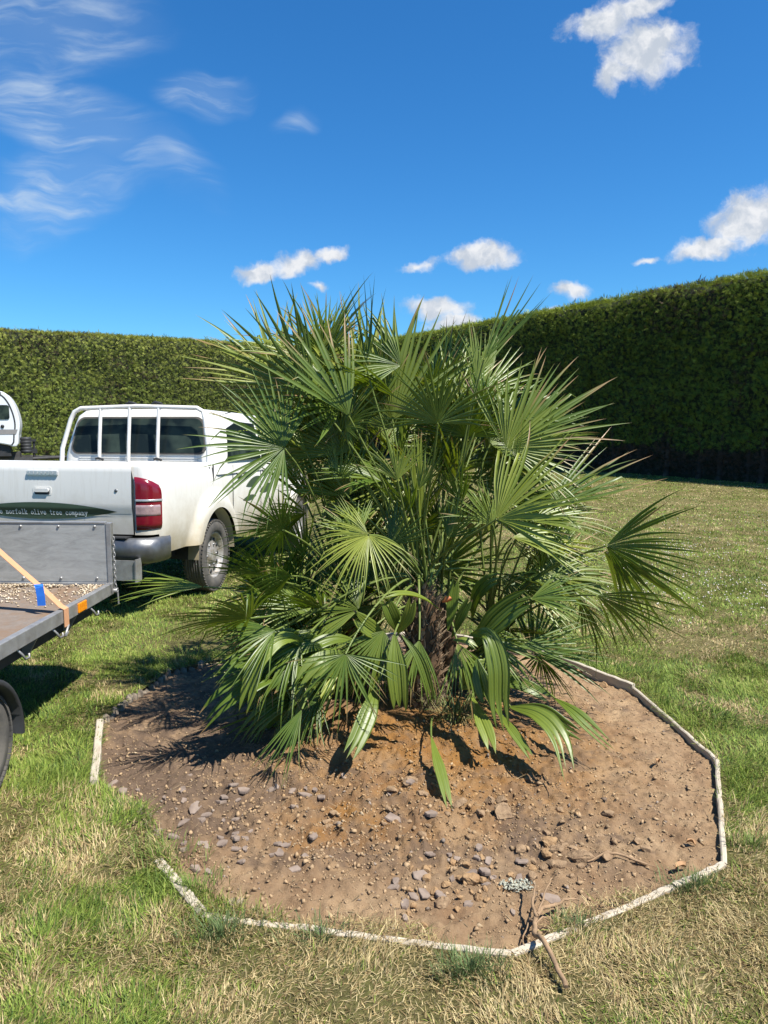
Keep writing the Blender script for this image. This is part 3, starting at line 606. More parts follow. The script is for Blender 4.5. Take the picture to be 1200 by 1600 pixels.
def sticks():
    m_ = MB()
    def gp(px, py, h): p = ground(px, py); return Vector((p.x, p.y, (sz(p.x, p.y) if inpoly(np.array([p.x]), np.array([p.y]), BED)[0] else 0.015) + h))
    def wig(pts, r0, r1):
        P = [gp(*p) for p in pts]; Q = []
        for a, b in zip(P[:-1], P[1:]):
            for i in range(4): Q.append(a.lerp(b, i / 4) + Vector((random.uniform(-1, 1), random.uniform(-1, 1), random.uniform(-.6, .6))) * 0.004)
        Q.append(P[-1]); n = len(Q); m_.tube(Q, [r0 + (r1 - r0) * i / (n - 1) * 1.0 + random.uniform(0, .0006) for i in range(n)], 7)
    wig([(886, 1556, 0.012), (868, 1525, 0.02), (850, 1500, 0.05), (836, 1468, 0.06), (838, 1440, 0.05)], 0.0072, 0.008)
    wig([(838, 1442, 0.055), (850, 1424, 0.05), (868, 1418, 0.045), (885, 1412, 0.05), (905, 1404, 0.03)], 0.008, 0.003)
    wig([(838, 1446, 0.055), (832, 1428, 0.07), (836, 1408, 0.08), (830, 1390, 0.06)], 0.006, 0.002)
    wig([(838, 1454, 0.055), (826, 1440, 0.04), (818, 1455, 0.02), (816, 1470, 0.02)], 0.004, 0.0015)
    wig([(842, 1436, 0.055), (852, 1410, 0.08), (862, 1396, 0.09)], 0.0035, 0.0012)
    wig([(868, 1418, 0.05), (878, 1430, 0.02), (882, 1440, 0.01)], 0.003, 0.001)
    wig([(834, 1460, 0.055), (846, 1448, 0.06), (862, 1440, 0.03)], 0.003, 0.001)
    o = m_.build('dead_root', M['dead_wood']); tag(o, 'forked dead brown root lying across the front corner of the edging', 'root')
    m_ = MB(); wig([(1012, 1343, 0.012), (975, 1335, 0.018), (948, 1332, 0.02), (918, 1338, 0.008)], 0.006, 0.003); wig([(955, 1333, .02), (940, 1328, .02)], 0.005, 0.003); wig([(975, 1335, .015), (1040, 1352, .006)], .002, .001)
    tag(m_.build('stick', M['dead_wood']), 'pale dry stick lying on bare soil at the right of the bed', 'stick')
    for px, py, lab, s_ in [(1063, 1354, 'curled orange dead leaf near the right front corner of the bed', 0.034), (1080, 1314, 'small tan dead leaf on bare soil at the right edge', 0.02), (1027, 1192, 'pale dead leaf on the open soil right of the palm', 0.022)]:
        p = ground(px, py); z = sz(p.x, p.y) + 0.012; m_ = MB(); rows = []
        for i in range(9):
            u = i / 8; w = s_ * 0.42 * math.sin(math.pi * u) ** 0.7 + 0.0008
            rows.append([((u - .5) * 2 * s_, -w, 0.012 * (1 + math.sin(u * 5))), ((u - .5) * 2 * s_, 0, 0.008 * math.sin(u * 4)), ((u - .5) * 2 * s_, w, 0.016)])
        m_.grid(rows); o = m_.build('dead_leaf', M['dry_leaf']); o.location = (p.x, p.y, z); o.rotation_euler = (0.1, 0.15, random.uniform(0, 1)); tag(o, lab, 'dead leaf')
    p = ground(808, 1373); m_ = MB()
    for _ in range(170):
        a = random.uniform(0, 6.28); r_ = 0.055 * math.sqrt(random.random()); q = Vector((r_ * math.cos(a) * 1.2, r_ * math.sin(a) * .6, random.uniform(0, 0.012)))
        rr = random.uniform(0.002, 0.005); e = Vector((random.uniform(-1, 1), random.uniform(-1, 1), random.uniform(-.3, .8))) * rr * 1.6; m_.tube([q - e, q, q + e], [rr * .4, rr, rr * .3], 5)
    o = m_.build('lichen', M['lichen']); o.location = (p.x, p.y, sz(p.x, p.y) + 0.012); tag(o, 'crusty whitish lichen patch among the front rubble', 'lichen')
sticks()

# ------------------------------------------------------------------ hedges
def build_hedge(name, label, P0, P1, H, thick, dens, brown, seed, ext0, ext1, n_trunks, vis=(0, 1), base=(0.062, 0.122, 0.018), young_lit=(0.24, 0.29, 0.038)):
    """P0->P1 base line of the visible face; the hedge body lies to the left of that direction."""
    g = np.random.default_rng(seed); P0, P1 = Vector(P0), Vector(P1); d = (P1 - P0); L = d.length; d.normalize(); nrm = Vector((d.y, -d.x, 0))
    root = empty(name, P0); tag(root, label, 'hedge')
    D = np.array(d); Nn = np.array(nrm); Zz = np.array([0, 0, 1.0])
    # dark core
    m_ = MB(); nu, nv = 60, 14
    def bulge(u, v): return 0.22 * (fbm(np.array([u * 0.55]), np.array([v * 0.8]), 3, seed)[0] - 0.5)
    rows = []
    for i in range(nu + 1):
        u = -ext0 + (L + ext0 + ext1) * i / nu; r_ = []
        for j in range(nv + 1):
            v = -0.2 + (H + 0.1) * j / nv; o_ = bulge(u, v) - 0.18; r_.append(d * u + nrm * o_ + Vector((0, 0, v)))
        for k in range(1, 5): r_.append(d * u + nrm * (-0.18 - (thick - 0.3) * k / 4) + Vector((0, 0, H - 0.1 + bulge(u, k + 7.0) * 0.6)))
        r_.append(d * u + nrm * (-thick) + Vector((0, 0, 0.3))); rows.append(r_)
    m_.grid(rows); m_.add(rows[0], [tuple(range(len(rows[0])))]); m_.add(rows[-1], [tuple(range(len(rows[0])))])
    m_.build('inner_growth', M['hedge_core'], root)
    # sprays
    area = (L + ext0 + ext1) * H; n = int(area * dens); ntop = int((L + ext0 + ext1) * 1.3 * dens * 1.1)
    u = g.uniform(-ext0, L + ext1, n + ntop); top = np.arange(n + ntop) >= n
    v = np.where(top, H, g.uniform(0.1 if brown else -0.25, H, n + ntop)); dp = np.where(top, -g.uniform(0, 1.3, n + ntop), 0.0)
    off = 0.22 * (fbm(u * 0.55, v * 0.8, 3, seed) - 0.5) - g.random(n + ntop) ** 2 * 0.16
    clump = fbm(u * 1.6, v * 2.0, 3, seed + 5); fine = fbm(u * 5, v * 7, 2, seed + 8)
    off = off + 0.13 * (clump - 0.5)
    hz = np.where(top, H - 0.08 + 0.08 * (fbm(u * 0.9, dp * 2, 3, seed + 3) - 0.3) + 0.06 * (fine - .5), v)
    P = D[None] * u[:, None] + Nn[None] * (off + dp)[:, None] + Zz[None] * hz[:, None]
    pro = (v > H - 2.6) & (g.random(n + ntop) < 0.36 * np.clip((v - H + 2.6) / 2.0, 0, 1)); P = P + Nn[None] * (pro * g.uniform(0.05, 0.2, n + ntop))[:, None]
    bz = np.where(top, 9.0, v) + 0.9 * (fbm(u * 0.5, v * 0 + 3, 3, seed + 9) - 0.5) + 0.25 * (fine - 0.5)
    isb = (bz < 0.85) & brown
    k = ~(isb & (g.random(n + ntop) < 0.05)); P, u, v, top, clump, fine, isb = P[k], u[k], v[k], top[k], clump[k], fine[k], isb[k]; pro = pro[k]; N = len(P)
    out = Nn[None] * np.where(top, 0.25, 0.42)[:, None] + Zz[None] * np.where(top, 1.0, g.normal(0.25, 0.5, N))[:, None] + D[None] * (g.normal(0, 0.7, N))[:, None] + g.normal(0, 0.2, (N, 3))
    out /= np.linalg.norm(out, axis=1)[:, None]
    ln = g.uniform(0.07, 0.18, N) * np.where(top, 1.15, 1.0); ln = np.where(top & (g.random(N) < 0.012), ln * 1.9, ln)
    sd = np.cross(out, np.where(top[:, None], Zz[None], Nn[None]) + g.normal(0, 0.45, (N, 3))); sd /= np.linalg.norm(sd, axis=1)[:, None]
    Vs = []; K = 5
    for kk in range(K):
        fr = (kk - (K - 1) / 2) / ((K - 1) / 2); dr = out + sd * fr * 0.75; dr /= np.linalg.norm(dr, axis=1)[:, None]
        st = P + out * (ln * 0.22 * (1 - abs(fr)))[:, None]; l_ = ln * (1 - 0.35 * abs(fr)) * g.uniform(0.7, 1.1, N)
        pr = np.cross(dr, np.cross(out, sd)); pr /= np.linalg.norm(pr, axis=1)[:, None] + 1e-9; w = (ln * 0.042)[:, None] * pr
        mid_ = st + dr * (l_ * 0.55)[:, None] + g.normal(0, 0.008, (N, 3)); tip = st + dr * l_[:, None]; tip[:, 2] -= 0.15 * l_
        Vs.append(np.stack([st, mid_ - w, tip, mid_ + w], 1))
    V = np.stack(Vs, 1).reshape(-1, 3); q = np.arange(N * K * 4).reshape(-1, 4)
    yel = np.clip(0.3 + 0.6 * (fine - 0.4) + 0.35 * (g.random(N) - .5) + 0.45 * pro + 1.0 * top + 0.75 * np.clip((v - H + 0.6) / 0.6, 0, 1), 0, 1)[:, None]  # new growth, plus sunlight painted yellow on the top and jutting sprays
    colr = np.array(base)[None] * (1 - yel) + np.array(young_lit)[None] * yel
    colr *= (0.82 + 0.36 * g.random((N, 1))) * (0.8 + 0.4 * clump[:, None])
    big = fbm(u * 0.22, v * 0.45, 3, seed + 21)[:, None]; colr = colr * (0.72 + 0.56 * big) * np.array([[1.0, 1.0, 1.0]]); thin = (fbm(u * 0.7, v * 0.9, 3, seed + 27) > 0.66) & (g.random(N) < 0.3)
    br = np.array([[0.085, 0.055, 0.035]]) * (0.6 + 0.8 * g.random((N, 1))); dead = isb | thin | (g.random(N) < 0.012)
    colr = np.where(dead[:, None], br, colr)
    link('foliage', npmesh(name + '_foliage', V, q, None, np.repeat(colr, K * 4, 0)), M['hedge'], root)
    for i in range(n_trunks):
        uu = L * (vis[0] + (vis[1] - vis[0]) * (i + random.uniform(-0.2, 0.2)) / n_trunks); p = d * uu + nrm * (-0.25 + random.uniform(-.1, .1)); m_ = MB()
        m_.tube([p + Vector((0, 0, -0.05)), p + Vector((0.02, 0, 0.1)), p + Vector((random.uniform(-.05, .05), 0, 0.6)), p + Vector((random.uniform(-.08, .08), 0, 1.3))], [0.12, 0.085, 0.07, 0.05], 9)
        m_.build('trunk', M['bark'], root)
    return root
RB = ground(1200, 757); a_ = R(31.0); rdir = Vector((-math.sin(a_), math.cos(a_), 0)); HH = at(1200, 417, RB.y).z
ldir = Vector((math.cos(a_), math.sin(a_), 0)); dd = ray(0, 513); tt = (HH - CZ) / dd.z; LP = Vector((dd.x * tt, dd.y * tt, 0))
# corner: LP + s*ldir = RB + w*rdir
den = ldir.x * rdir.y - ldir.y * rdir.x; e = RB - LP; s_ = (e.x * rdir.y - e.y * rdir.x) / den; CN = LP + ldir * s_
print('hedge H', HH, 'RB', RB, 'LP', LP, 'corner', CN)
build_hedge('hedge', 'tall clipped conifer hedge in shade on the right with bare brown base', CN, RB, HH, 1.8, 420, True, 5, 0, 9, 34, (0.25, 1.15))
build_hedge('hedge', 'sunlit clipped conifer hedge behind the white pickup and caravan', LP, CN, HH, 1.8, 420, False, 17, 9, 0.5, 8, base=(0.135, 0.19, 0.036), young_lit=(0.32, 0.345, 0.065))  # lighter, yellower foliage than the shaded hedge: sunlight painted into its colours

# ------------------------------------------------------------------ palm
palm = empty('palm_tree', PALM); tag(palm, 'multi-stemmed fan palm with spiky green fronds planted in the round soil bed', 'palm')
CROWN = {'a': at(657, 910, 3.84), 'b': at(772, 985, 4.12), 'c': at(545, 960, 4.15), 'd': at(690, 930, 4.0), 'e': at(676, 1090, 3.70)}
def unit(v): return v.normalized()
def bez(P, n):
    out = []
    for i in range(n + 1):
        t_ = i / n; s = 1 - t_; out.append(P[0] * s ** 3 + P[1] * 3 * s * s * t_ + P[2] * 3 * s * t_ * t_ + P[3] * t_ ** 3)
    return out
def petiole(C0, H, A, r0=0.0075, r1=0.0045, parent=None, bow=0.35):
    d = (H - C0).length; v = unit(H - C0); m_ = MB()
    P = [C0, C0 + unit(v + Vector((0, 0, 0.55))) * d * bow, H - unit(v * 1.2 + A * 0.8) * d * 0.25, H]
    pts = [p - PALM for p in bez(P, 9)]; n = len(pts)
    m_.tube(pts, [r0 + (r1 - r0) * i / (n - 1) for i in range(n)], 6)
    return m_.build('petiole', M['petiole'], parent)
TS = np.array([0.02, 0.18, 0.34, 0.5, 0.66, 0.8, 0.92, 1.0])
NF = [0]
def fan(hx, hy, Y, tx, ty, dY, S, Nh, crown='a', n=None, droop=0.10, cup=0.18, fuse=0.36, tips=0.25, yel=0.2, pet=True, lenvar=0.2, wide=1.05, raw=None):
    H = at(hx, hy, Y); T_ = at(tx, ty, Y + dY); A = T_ - H; L = A.length * 1.1; A.normalize(); S = R(S)
    N = Vector(Nh); N = N - A * N.dot(A)
    if N.length < 1e-3: N = Vector((0, 0, 1)) - A * A.z
    N.normalize(); B = N.cross(A)
    if n is None: n = max(12, int(2 * S / R(5.3)))
    dphi = 2 * S / n; V = []; Q = []; C_ = []
    gbr = random.random()
    for i in range(n):
        ph = -S + dphi * (i + 0.5); jit = random.gauss(0, 0.05)
        fall = 1 - 0.28 * (abs(ph) / math.pi) ** 1.3
        Li = L * fall * (1 + random.uniform(-lenvar, lenvar * 0.4)); dr = droop * random.uniform(0.5, 1.5); tw = random.gauss(0, 0.05)
        dry = random.random() < tips; dryl = random.uniform(0.75, 0.93); yj = min(1, max(0, yel + random.uniform(-.12, .15))); sgn = random.uniform(-0.03, 0.03); kink = random.random() < 0.07
        if random.random() < 0.03: continue
        b0 = len(V)
        for k, t_ in enumerate(TS):
            p_ = ph + jit * max(0, t_ - fuse) * 2
            dirv = A * math.cos(p_) + B * math.sin(p_) + N * (cup * (0.6 + 0.5 * math.sin(abs(ph))) * (1 - 0.5 * t_))
            dirv.normalize(); side = (N.cross(dirv)).normalized(); nn = dirv.cross(side)
            if t_ <= fuse + 0.02: w = math.tan(min(dphi / 2, 0.2)) * t_ * Li * 1.02
            else:
                s = (t_ - fuse) / (1 - fuse); w = math.tan(min(dphi / 2, 0.2)) * fuse * Li * max(0.0, (1 - s ** 1.35)) * 1.08 * wide
            p = H + dirv * (t_ * Li) + nn * (sgn * t_ * Li) + side * (tw * Li * t_ * t_)
            p.z -= dr * Li * t_ ** 2.6
            if kink and t_ > 0.7: p.z -= (t_ - 0.7) * Li * 0.9; p -= dirv * (t_ - 0.7) * Li * 0.5
            fold = 0.75 if t_ < 0.5 else 0.55
            p = p - PALM
            V += [p - side * w + nn * (w * fold), p - nn * (w * 0.15), p + side * w + nn * (w * fold)]
            dv = (1.0 if (dry and t_ > dryl) else (0.55 if dry and t_ > dryl - 0.12 else 0.0)); dv = max(dv, 0.6 if t_ > 0.995 else 0)
            C_ += [(dv, yj * (0.75 + 0.5 * (1 - t_)), gbr)] * 3
        for k in range(len(TS) - 1):
            a = b0 + k * 3; Q += [(a, a + 1, a + 4, a + 3), (a + 1, a + 2, a + 5, a + 4)]
    if raw is not None:
        b0 = len(raw[0]); raw[0].extend(tuple(v) for v in V); raw[1].extend(tuple(i + b0 for i in q) for q in Q); raw[2].extend(C_); return None
    me = npmesh('frond', np.array([tuple(v) for v in V]), np.array(Q), None, np.array(C_))
    o = link('frond', me, M['leaf'], palm)
    if pet: petiole(CROWN[crown] + Vector((random.uniform(-.05, .05), random.uniform(-.05, .05), random.uniform(-.03, .05))), H, A, parent=o)
    return o
CAMN = (0, -1, 0.25); UP = (0.1, -0.15, 1); SUNN = (0.6, -0.55, 0.7)
# --- upper left
fan(488, 618, 3.75, 340, 505, -0.05, 52, (-0.35, 0.75, 0.55), 'a', droop=0.06, tips=0.3, yel=0.3, cup=0.3)
fan(470, 612, 3.95, 300, 560, 0.05, 30, (-0.1, -0.5, 0.85), 'c', droop=0.03, tips=0.5, yel=0.75)
fan(545, 650, 3.62, 445, 505, 0.02, 42, (0.55, -0.75, 0.3), 'a', droop=0.02, tips=0.75, yel=0.25, cup=0.35)
fan(444, 700, 3.55, 305, 655, -0.1, 108, (-0.1, -0.9, 0.4), 'c', droop=0.06, tips=0.12, yel=0.1, cup=0.15)
fan(572, 570, 3.70, 562, 440, 0.0, 24, (0.75, 0.55, 0.2), 'a', droop=0.0, tips=0.1, yel=0.05, cup=0.2)
fan(613, 655, 3.95, 632, 470, 0.05, 66, (0.35, -0.85, 0.35), 'a', droop=0.05, tips=0.1, yel=0.55)
fan(560, 640, 4.1, 515, 462, 0.05, 34, (0.4, -0.8, 0.4), 'a', droop=0.03, tips=0.3, yel=0.7)
fan(530, 610, 4.2, 470, 490, 0.1, 45, (0.2, -0.8, 0.4), 'c', droop=0.03, tips=0.5, yel=0.6)
fan(440, 600, 4.15, 370, 478, 0.1, 34, (0.1, -0.7, 0.6), 'c', droop=0.02, tips=0.3, yel=0.5)
fan(540, 668, 3.75, 600, 610, -0.15, 70, (-0.2, -0.6, 0.7), 'a', droop=0.08, tips=0.1, yel=0.4)
# --- upper centre / right
fan(684, 661, 3.55, 688, 545, -0.12, 98, (0.0, 0.75, 0.6), 'a', droop=0.10, tips=0.12, yel=0.3, cup=0.2)
fan(756, 562, 3.75, 822, 436, 0.0, 25, (0.75, 0.55, 0.2), 'd', droop=0.0, tips=0.12, yel=0.12, cup=0.25)
fan(745, 590, 3.95, 757, 505, 0.1, 30, (0.3, -0.8, 0.4), 'd', droop=0.0, tips=0.3, yel=0.4)
fan(790, 700, 3.75, 895, 610, 0.05, 84, (0.35, -0.8, 0.5), 'b', droop=0.05, tips=0.45, yel=0.45, cup=0.12)
fan(800, 690, 4.1, 925, 590, 0.15, 40, (0.3, -0.7, 0.6), 'b', droop=0.02, tips=0.5, yel=0.2)
fan(700, 640, 4.3, 790, 570, 0.2, 60, (0.2, -0.7, 0.6), 'd', droop=0.06, tips=0.3, yel=0.3)
fan(776, 811, 3.45, 925, 720, -0.08, 66, (-0.55, -0.55, 0.35), 'a', droop=0.06, tips=0.3, yel=0.5, cup=0.22)
fan(786, 806, 3.62, 800, 650, 0.0, 14, (0.9, -0.4, 0.1), 'b', droop=0.02, tips=0.2, yel=0.15, cup=0.3)
fan(770, 820, 3.75, 720, 745, 0.05, 55, (0.3, -0.8, 0.3), 'b', droop=0.02, tips=0.1, yel=0.3)
fan(850, 800, 3.9, 1000, 712, 0.15, 27, (-0.1, -0.6, 0.8), 'b', droop=0.02, tips=0.4, yel=0.15)
fan(830, 815, 3.8, 950, 800, 0.05, 40, (0.0, -0.45, 0.9), 'b', droop=0.12, tips=0.3, yel=0.4)
fan(800, 840, 3.7, 915, 850, 0.0, 36, (0.0, -0.5, 0.8), 'b', droop=0.18, tips=0.35, yel=0.45)
fan(800, 848, 4.2, 890, 880, 0.1, 60, (0.0, -0.6, 0.8), 'b', droop=0.12, tips=0.1, yel=0.8)
# --- far right
fan(947, 853, 3.55, 1095, 885, -0.1, 62, (0.75, 0.55, 0.2), 'b', droop=0.06, tips=0.06, yel=0.02, cup=0.28)
fan(943, 860, 3.62, 1050, 985, 0.05, 34, (0.75, 0.55, 0.2), 'b', droop=0.05, tips=0.1, yel=0.15, cup=0.3)
fan(932, 930, 3.50, 1050, 1005, -0.05, 48, (0.75, 0.55, 0.2), 'b', droop=0.06, tips=0.06, yel=0.02, cup=0.3)
fan(905, 935, 3.75, 940, 1035, 0.02, 30, (0.75, 0.55, 0.2), 'b', droop=0.1, tips=0.2, yel=0.1, lenvar=0.3)
fan(830, 935, 3.55, 925, 925, -0.02, 42, (0.1, -0.75, 0.65), 'b', droop=0.08, tips=0.1, yel=0.15)
fan(812, 1010, 3.55, 925, 1010, 0.0, 26, (0.0, -0.7, 0.7), 'b', droop=0.06, tips=0.05, yel=0.15)
fan(842, 1026, 4.0, 850, 1085, 0.15, 55, (0.75, 0.55, 0.2), 'b', droop=0.1, tips=0.1, yel=0.05)
# --- centre
fan(576, 836, 3.38, 508, 905, -0.1, 118, (0.15, -0.62, 0.75), 'a', droop=0.22, tips=0.12, yel=0.72, cup=0.12, fuse=0.3)  # extra yellow paints sunlit brightness into this frond's colour
fan(560, 838, 3.5, 520, 780, 0.05, 60, (0.15, -0.7, 0.6), 'a', droop=0.05, tips=0.1, yel=0.25, pet=False)
fan(621, 750, 3.55, 612, 676, -0.02, 62, (-0.1, 0.7, 0.6), 'a', droop=0.02, tips=0.05, yel=0.45)
fan(528, 752, 3.72, 522, 680, 0.0, 72, (0.75, 0.55, 0.2), 'a', droop=0.02, tips=0.05, yel=0.25)
fan(654, 765, 3.70, 668, 690, 0.0, 40, (0.75, 0.55, 0.2), 'a', droop=0.02, tips=0.05, yel=0.3)
# --- left / lower left
fan(442, 828, 3.45, 345, 835, -0.1, 112, (0.75, 0.55, 0.2), 'c', droop=0.08, tips=0.05, yel=0.0, cup=0.15)
fan(501, 950, 3.45, 412, 925, -0.1, 80, (0.75, 0.55, 0.2), 'c', droop=0.06, tips=0.05, yel=0.05)
fan(391, 966, 3.25, 255, 972, -0.15, 98, (0.3, 0.6, 0.6), 'c', droop=0.08, tips=0.08, yel=0.2, cup=0.14)
fan(318, 917, 3.75, 192, 922, -0.05, 26, (-0.15, -0.45, 0.9), 'c', droop=0.10, tips=0.08, yel=0.3)
fan(425, 930, 3.8, 350, 880, 0.0, 60, (0.75, 0.55, 0.2), 'c', droop=0.05, tips=0.05, yel=0.1)
fan(475, 870, 4.0, 400, 800, 0.1, 80, (0.75, 0.55, 0.2), 'c', droop=0.05, tips=0.05, yel=0.1)
fan(540, 1022, 3.28, 537, 1125, -0.08, 88, (0.1, -0.8, 0.5), 'a', droop=0.15, tips=0.15, yel=0.2, n=20, fuse=0.25)
fan(472, 1108, 3.22, 428, 1205, -0.14, 22, (0.0, -0.7, 0.7), 'c', droop=0.1, tips=0.1, yel=0.15, n=11, fuse=0.3)
fan(430, 1020, 3.5, 360, 1080, -0.1, 45, (-0.1, -0.7, 0.6), 'c', droop=0.1, tips=0.1, yel=0.05)
fan(500, 1085, 3.6, 440, 1150, -0.1, 60, (-0.1, -0.7, 0.6), 'c', droop=0.1, tips=0.05, yel=0.05)
fan(600, 985, 3.5, 560, 1075, -0.1, 55, (0.2, -0.7, 0.6), 'a', droop=0.12, tips=0.2, yel=0.25)
fan(655, 1000, 3.55, 640, 1090, -0.1, 40, (0.3, -0.7, 0.5), 'a', droop=0.1, tips=0.3, yel=0.2)
fan(715, 1005, 3.6, 735, 1100, -0.08, 45, (0.3, -0.7, 0.5), 'd', droop=0.1, tips=0.2, yel=0.3)
fan(760, 1000, 3.65, 830, 1060, -0.08, 50, (0.3, -0.7, 0.6), 'b', droop=0.12, tips=0.2, yel=0.3)
fan(455, 900, 3.55, 370, 960, -0.15, 70, (0.3, 0.5, 0.6), 'c', droop=0.12, tips=0.1, yel=0.1)
fan(430, 985, 3.35, 330, 1040, -0.15, 60, (-0.1, -0.5, 0.85), 'c', droop=0.15, tips=0.1, yel=0.15)
fan(470, 1000, 3.5, 385, 1085, -0.15, 55, (0.0, -0.6, 0.8), 'c', droop=0.15, tips=0.1, yel=0.1)
fan(415, 900, 3.6, 320, 870, -0.1, 65, (0.5, 0.6, 0.4), 'c', droop=0.08, tips=0.1, yel=0.1)
fan(610, 850, 3.7, 640, 770, -0.05, 60, (0.75, 0.55, 0.2), 'a', droop=0.05, tips=0.1, yel=0.1)
fan(700, 840, 3.7, 725, 765, -0.05, 60, (0.75, 0.55, 0.2), 'd', droop=0.05, tips=0.1, yel=0.15)
fan(640, 800, 3.72, 590, 740, -0.05, 60, (0.75, 0.55, 0.2), 'a', droop=0.05, tips=0.1, yel=0.1)
fan(720, 790, 3.75, 690, 715, 0.0, 50, (0.75, 0.55, 0.2), 'd', droop=0.05, tips=0.1, yel=0.1)
# --- interior filler fronds, farther back
random.seed(99)
FILL = [(10, (430, 620), (690, 1000), (3.75, 4.4), (-3.4, -1.2), (90, 140)), (8, (640, 840), (680, 900), (4.0, 4.6), (-2.2, 0.2), (90, 140)), (10, (430, 760), (600, 700), (4.1, 4.7), (-2.7, -0.6), (80, 115)),
        (7, (420, 600), (950, 1080), (3.6, 4.2), (2.2, 4.0), (80, 120)), (6, (760, 880), (900, 1040), (3.8, 4.3), (-0.9, 0.7), (80, 120)), (4, (480, 560), (620, 720), (3.8, 4.1), (-3.0, -1.6), (110, 150))]
for n_, xr, yr, Yr, ar, lr in FILL:
    for i in range(n_):
        hx = random.uniform(*xr); hy = random.uniform(*yr); Y = random.uniform(*Yr); a = random.uniform(*ar); l_ = random.uniform(*lr)
        if hx + l_ * math.cos(a) < 465 and 640 < hy + l_ * math.sin(a) < 830: hx += 90
        fan(hx, hy, Y, hx + l_ * math.cos(a), hy + l_ * math.sin(a), random.uniform(-0.15, 0.25), random.uniform(45, 95), (random.uniform(-.6, .6), random.uniform(-1, 0.4), random.uniform(0.1, 0.9)), random.choice('abcd' if hx > 600 else 'ac'), droop=0.1, tips=0.3, yel=random.uniform(0, 0.55))

RAW = ([], [], [])
for n_, xr, yr, Yr, ar, lr in [(26, (420, 620), (660, 980), (3.9, 4.7), (-3.6, -0.6), (90, 140)), (20, (620, 860), (640, 900), (4.1, 4.8), (-2.6, 0.4), (90, 140)), (14, (430, 800), (600, 710), (4.1, 4.8), (-2.6, -0.5), (80, 115)), (26, (400, 620), (900, 1090), (3.5, 4.3), (1.6, 4.2), (90, 130)), (8, (480, 640), (560, 660), (3.8, 4.1), (-3.0, -1.2), (110, 150))]:
    for i in range(n_):
        hx = random.uniform(*xr); hy = random.uniform(*yr); Y = random.uniform(*Yr); a = random.uniform(*ar); l_ = random.uniform(*lr)
        if hx + l_ * math.cos(a) < 465 and 640 < hy + l_ * math.sin(a) < 830: hx += 100
        fan(hx, hy, Y, hx + l_ * math.cos(a), hy + l_ * math.sin(a), random.uniform(-0.2, 0.25), random.uniform(40, 90), (random.uniform(-.7, .7), random.uniform(-1, 0.5), random.uniform(0.1, 0.9)), droop=0.12, tips=0.3, yel=random.uniform(0, 0.7), pet=False, raw=RAW)
tag(link('inner_fronds', npmesh('inner_fronds', np.array(RAW[0]), np.array(RAW[1]), None, np.array(RAW[2])), M['leaf'], palm), kind='stuff')

def strap_leaf(pts, W, Nh, pleats=7, yel=0.15, bifid=0.0, crown=None, tipw=0.12):
    """pleated juvenile leaf following a px/depth path, its end split into tapering fingers"""
    P = [at(*p) for p in pts]; n = 18; C2 = []; W = W * 0.86
    ext = [P[0] * 2 - P[1]] + P + [P[-1] * 2 - P[-2]]
    for i in range(n + 1):
        t_ = i / n * (len(P) - 1); k = min(int(t_), len(P) - 2); f_ = t_ - k; a, b, c_, d = ext[k], ext[k + 1], ext[k + 2], ext[k + 3]
        C2.append(0.5 * ((2 * b) + (c_ - a) * f_ + (2 * a - 5 * b + 4 * c_ - d) * f_ ** 2 + (3 * b - a - 3 * c_ + d) * f_ ** 3))
    nf = random.choice([2, 2, 3]) if not bifid else random.choice([3, 4, 5]); split = random.uniform(0.62, 0.8) if not bifid else random.uniform(0.42, 0.6)
    V = []; Q = []; Cc = []; g = random.random(); per = max(2, (2 * pleats) // nf); fl = [random.uniform(0.86, 1.0) for _ in range(nf)]; fs = [random.uniform(-.1, .1) for _ in range(nf)]
    dry = random.random() < 0.35
    for i in range(n + 1):
        t_ = i / n
        for f_i in range(nf):
            tt = t_ * (fl[f_i] if t_ > split else 1.0) if False else t_
            ix = min(n, max(0, t_ if t_ <= split else split + (t_ - split) * fl[f_i] ** 3) * n); ii = min(int(ix), n - 1); p = C2[ii].lerp(C2[ii + 1], ix - ii)
            T_ = unit(C2[min(ii + 1, n)] - C2[max(ii - 1, 0)]); N = Vector(Nh); N = unit(N - T_ * N.dot(T_)); B = N.cross(T_)
            w = W / 2 * (min(1, 0.10 + 2.1 * t_) ** 0.85) * (1 if t_ < 0.5 else 1 - 0.35 * ((t_ - 0.5) / 0.5) ** 1.5); s_ = max(0, (t_ - split) / (1 - split))
            uc = (f_i + 0.5) / nf * 2 - 1
            for j in range(per + 1):
                u0 = (j / per - 0.5) * 2 / nf; u = uc * (1 + 0.25 * s_) + u0 * max(0.02, 1 - s_ ** 1.5) + fs[f_i] * s_ * s_
                V.append(p + B * (u * w) + N * ((1 if (j + f_i * per) % 2 else -1) * 0.55 * w * 2 / (nf * per) * (1 - .5 * s_) + abs(u) * w * 0.35) - PALM)
                Cc.append((1.0 if (dry and t_ > 0.94) else (0.5 if i == n else 0.0), min(1, yel + (0.25 if (j + f_i * per) % 2 else -0.08)), g))
    rowl = nf * (per + 1)
    for i in range(n):
        for f_i in range(nf):
            for j in range(per):
                a = i * rowl + f_i * (per + 1) + j; Q.append((a, a + 1, a + rowl + 1, a + rowl))
    o = link('basal_leaf', npmesh('basal_leaf', np.array([tuple(v) for v in V]), np.array(Q), None, np.array(Cc)), M['leaf'], palm)
    if crown: petiole(CROWN[crown] + Vector((0, 0, -0.12)), P[0], unit(P[1] - P[0]), 0.006, 0.005, o)
    return o
C = CAMN
strap_leaf([(616, 992, 3.42), (618, 1030, 3.38), (622, 1075, 3.36), (625, 1114, 3.36)], 0.115, (0.1, -1, 0.2), 8, 0.3, crown='a')
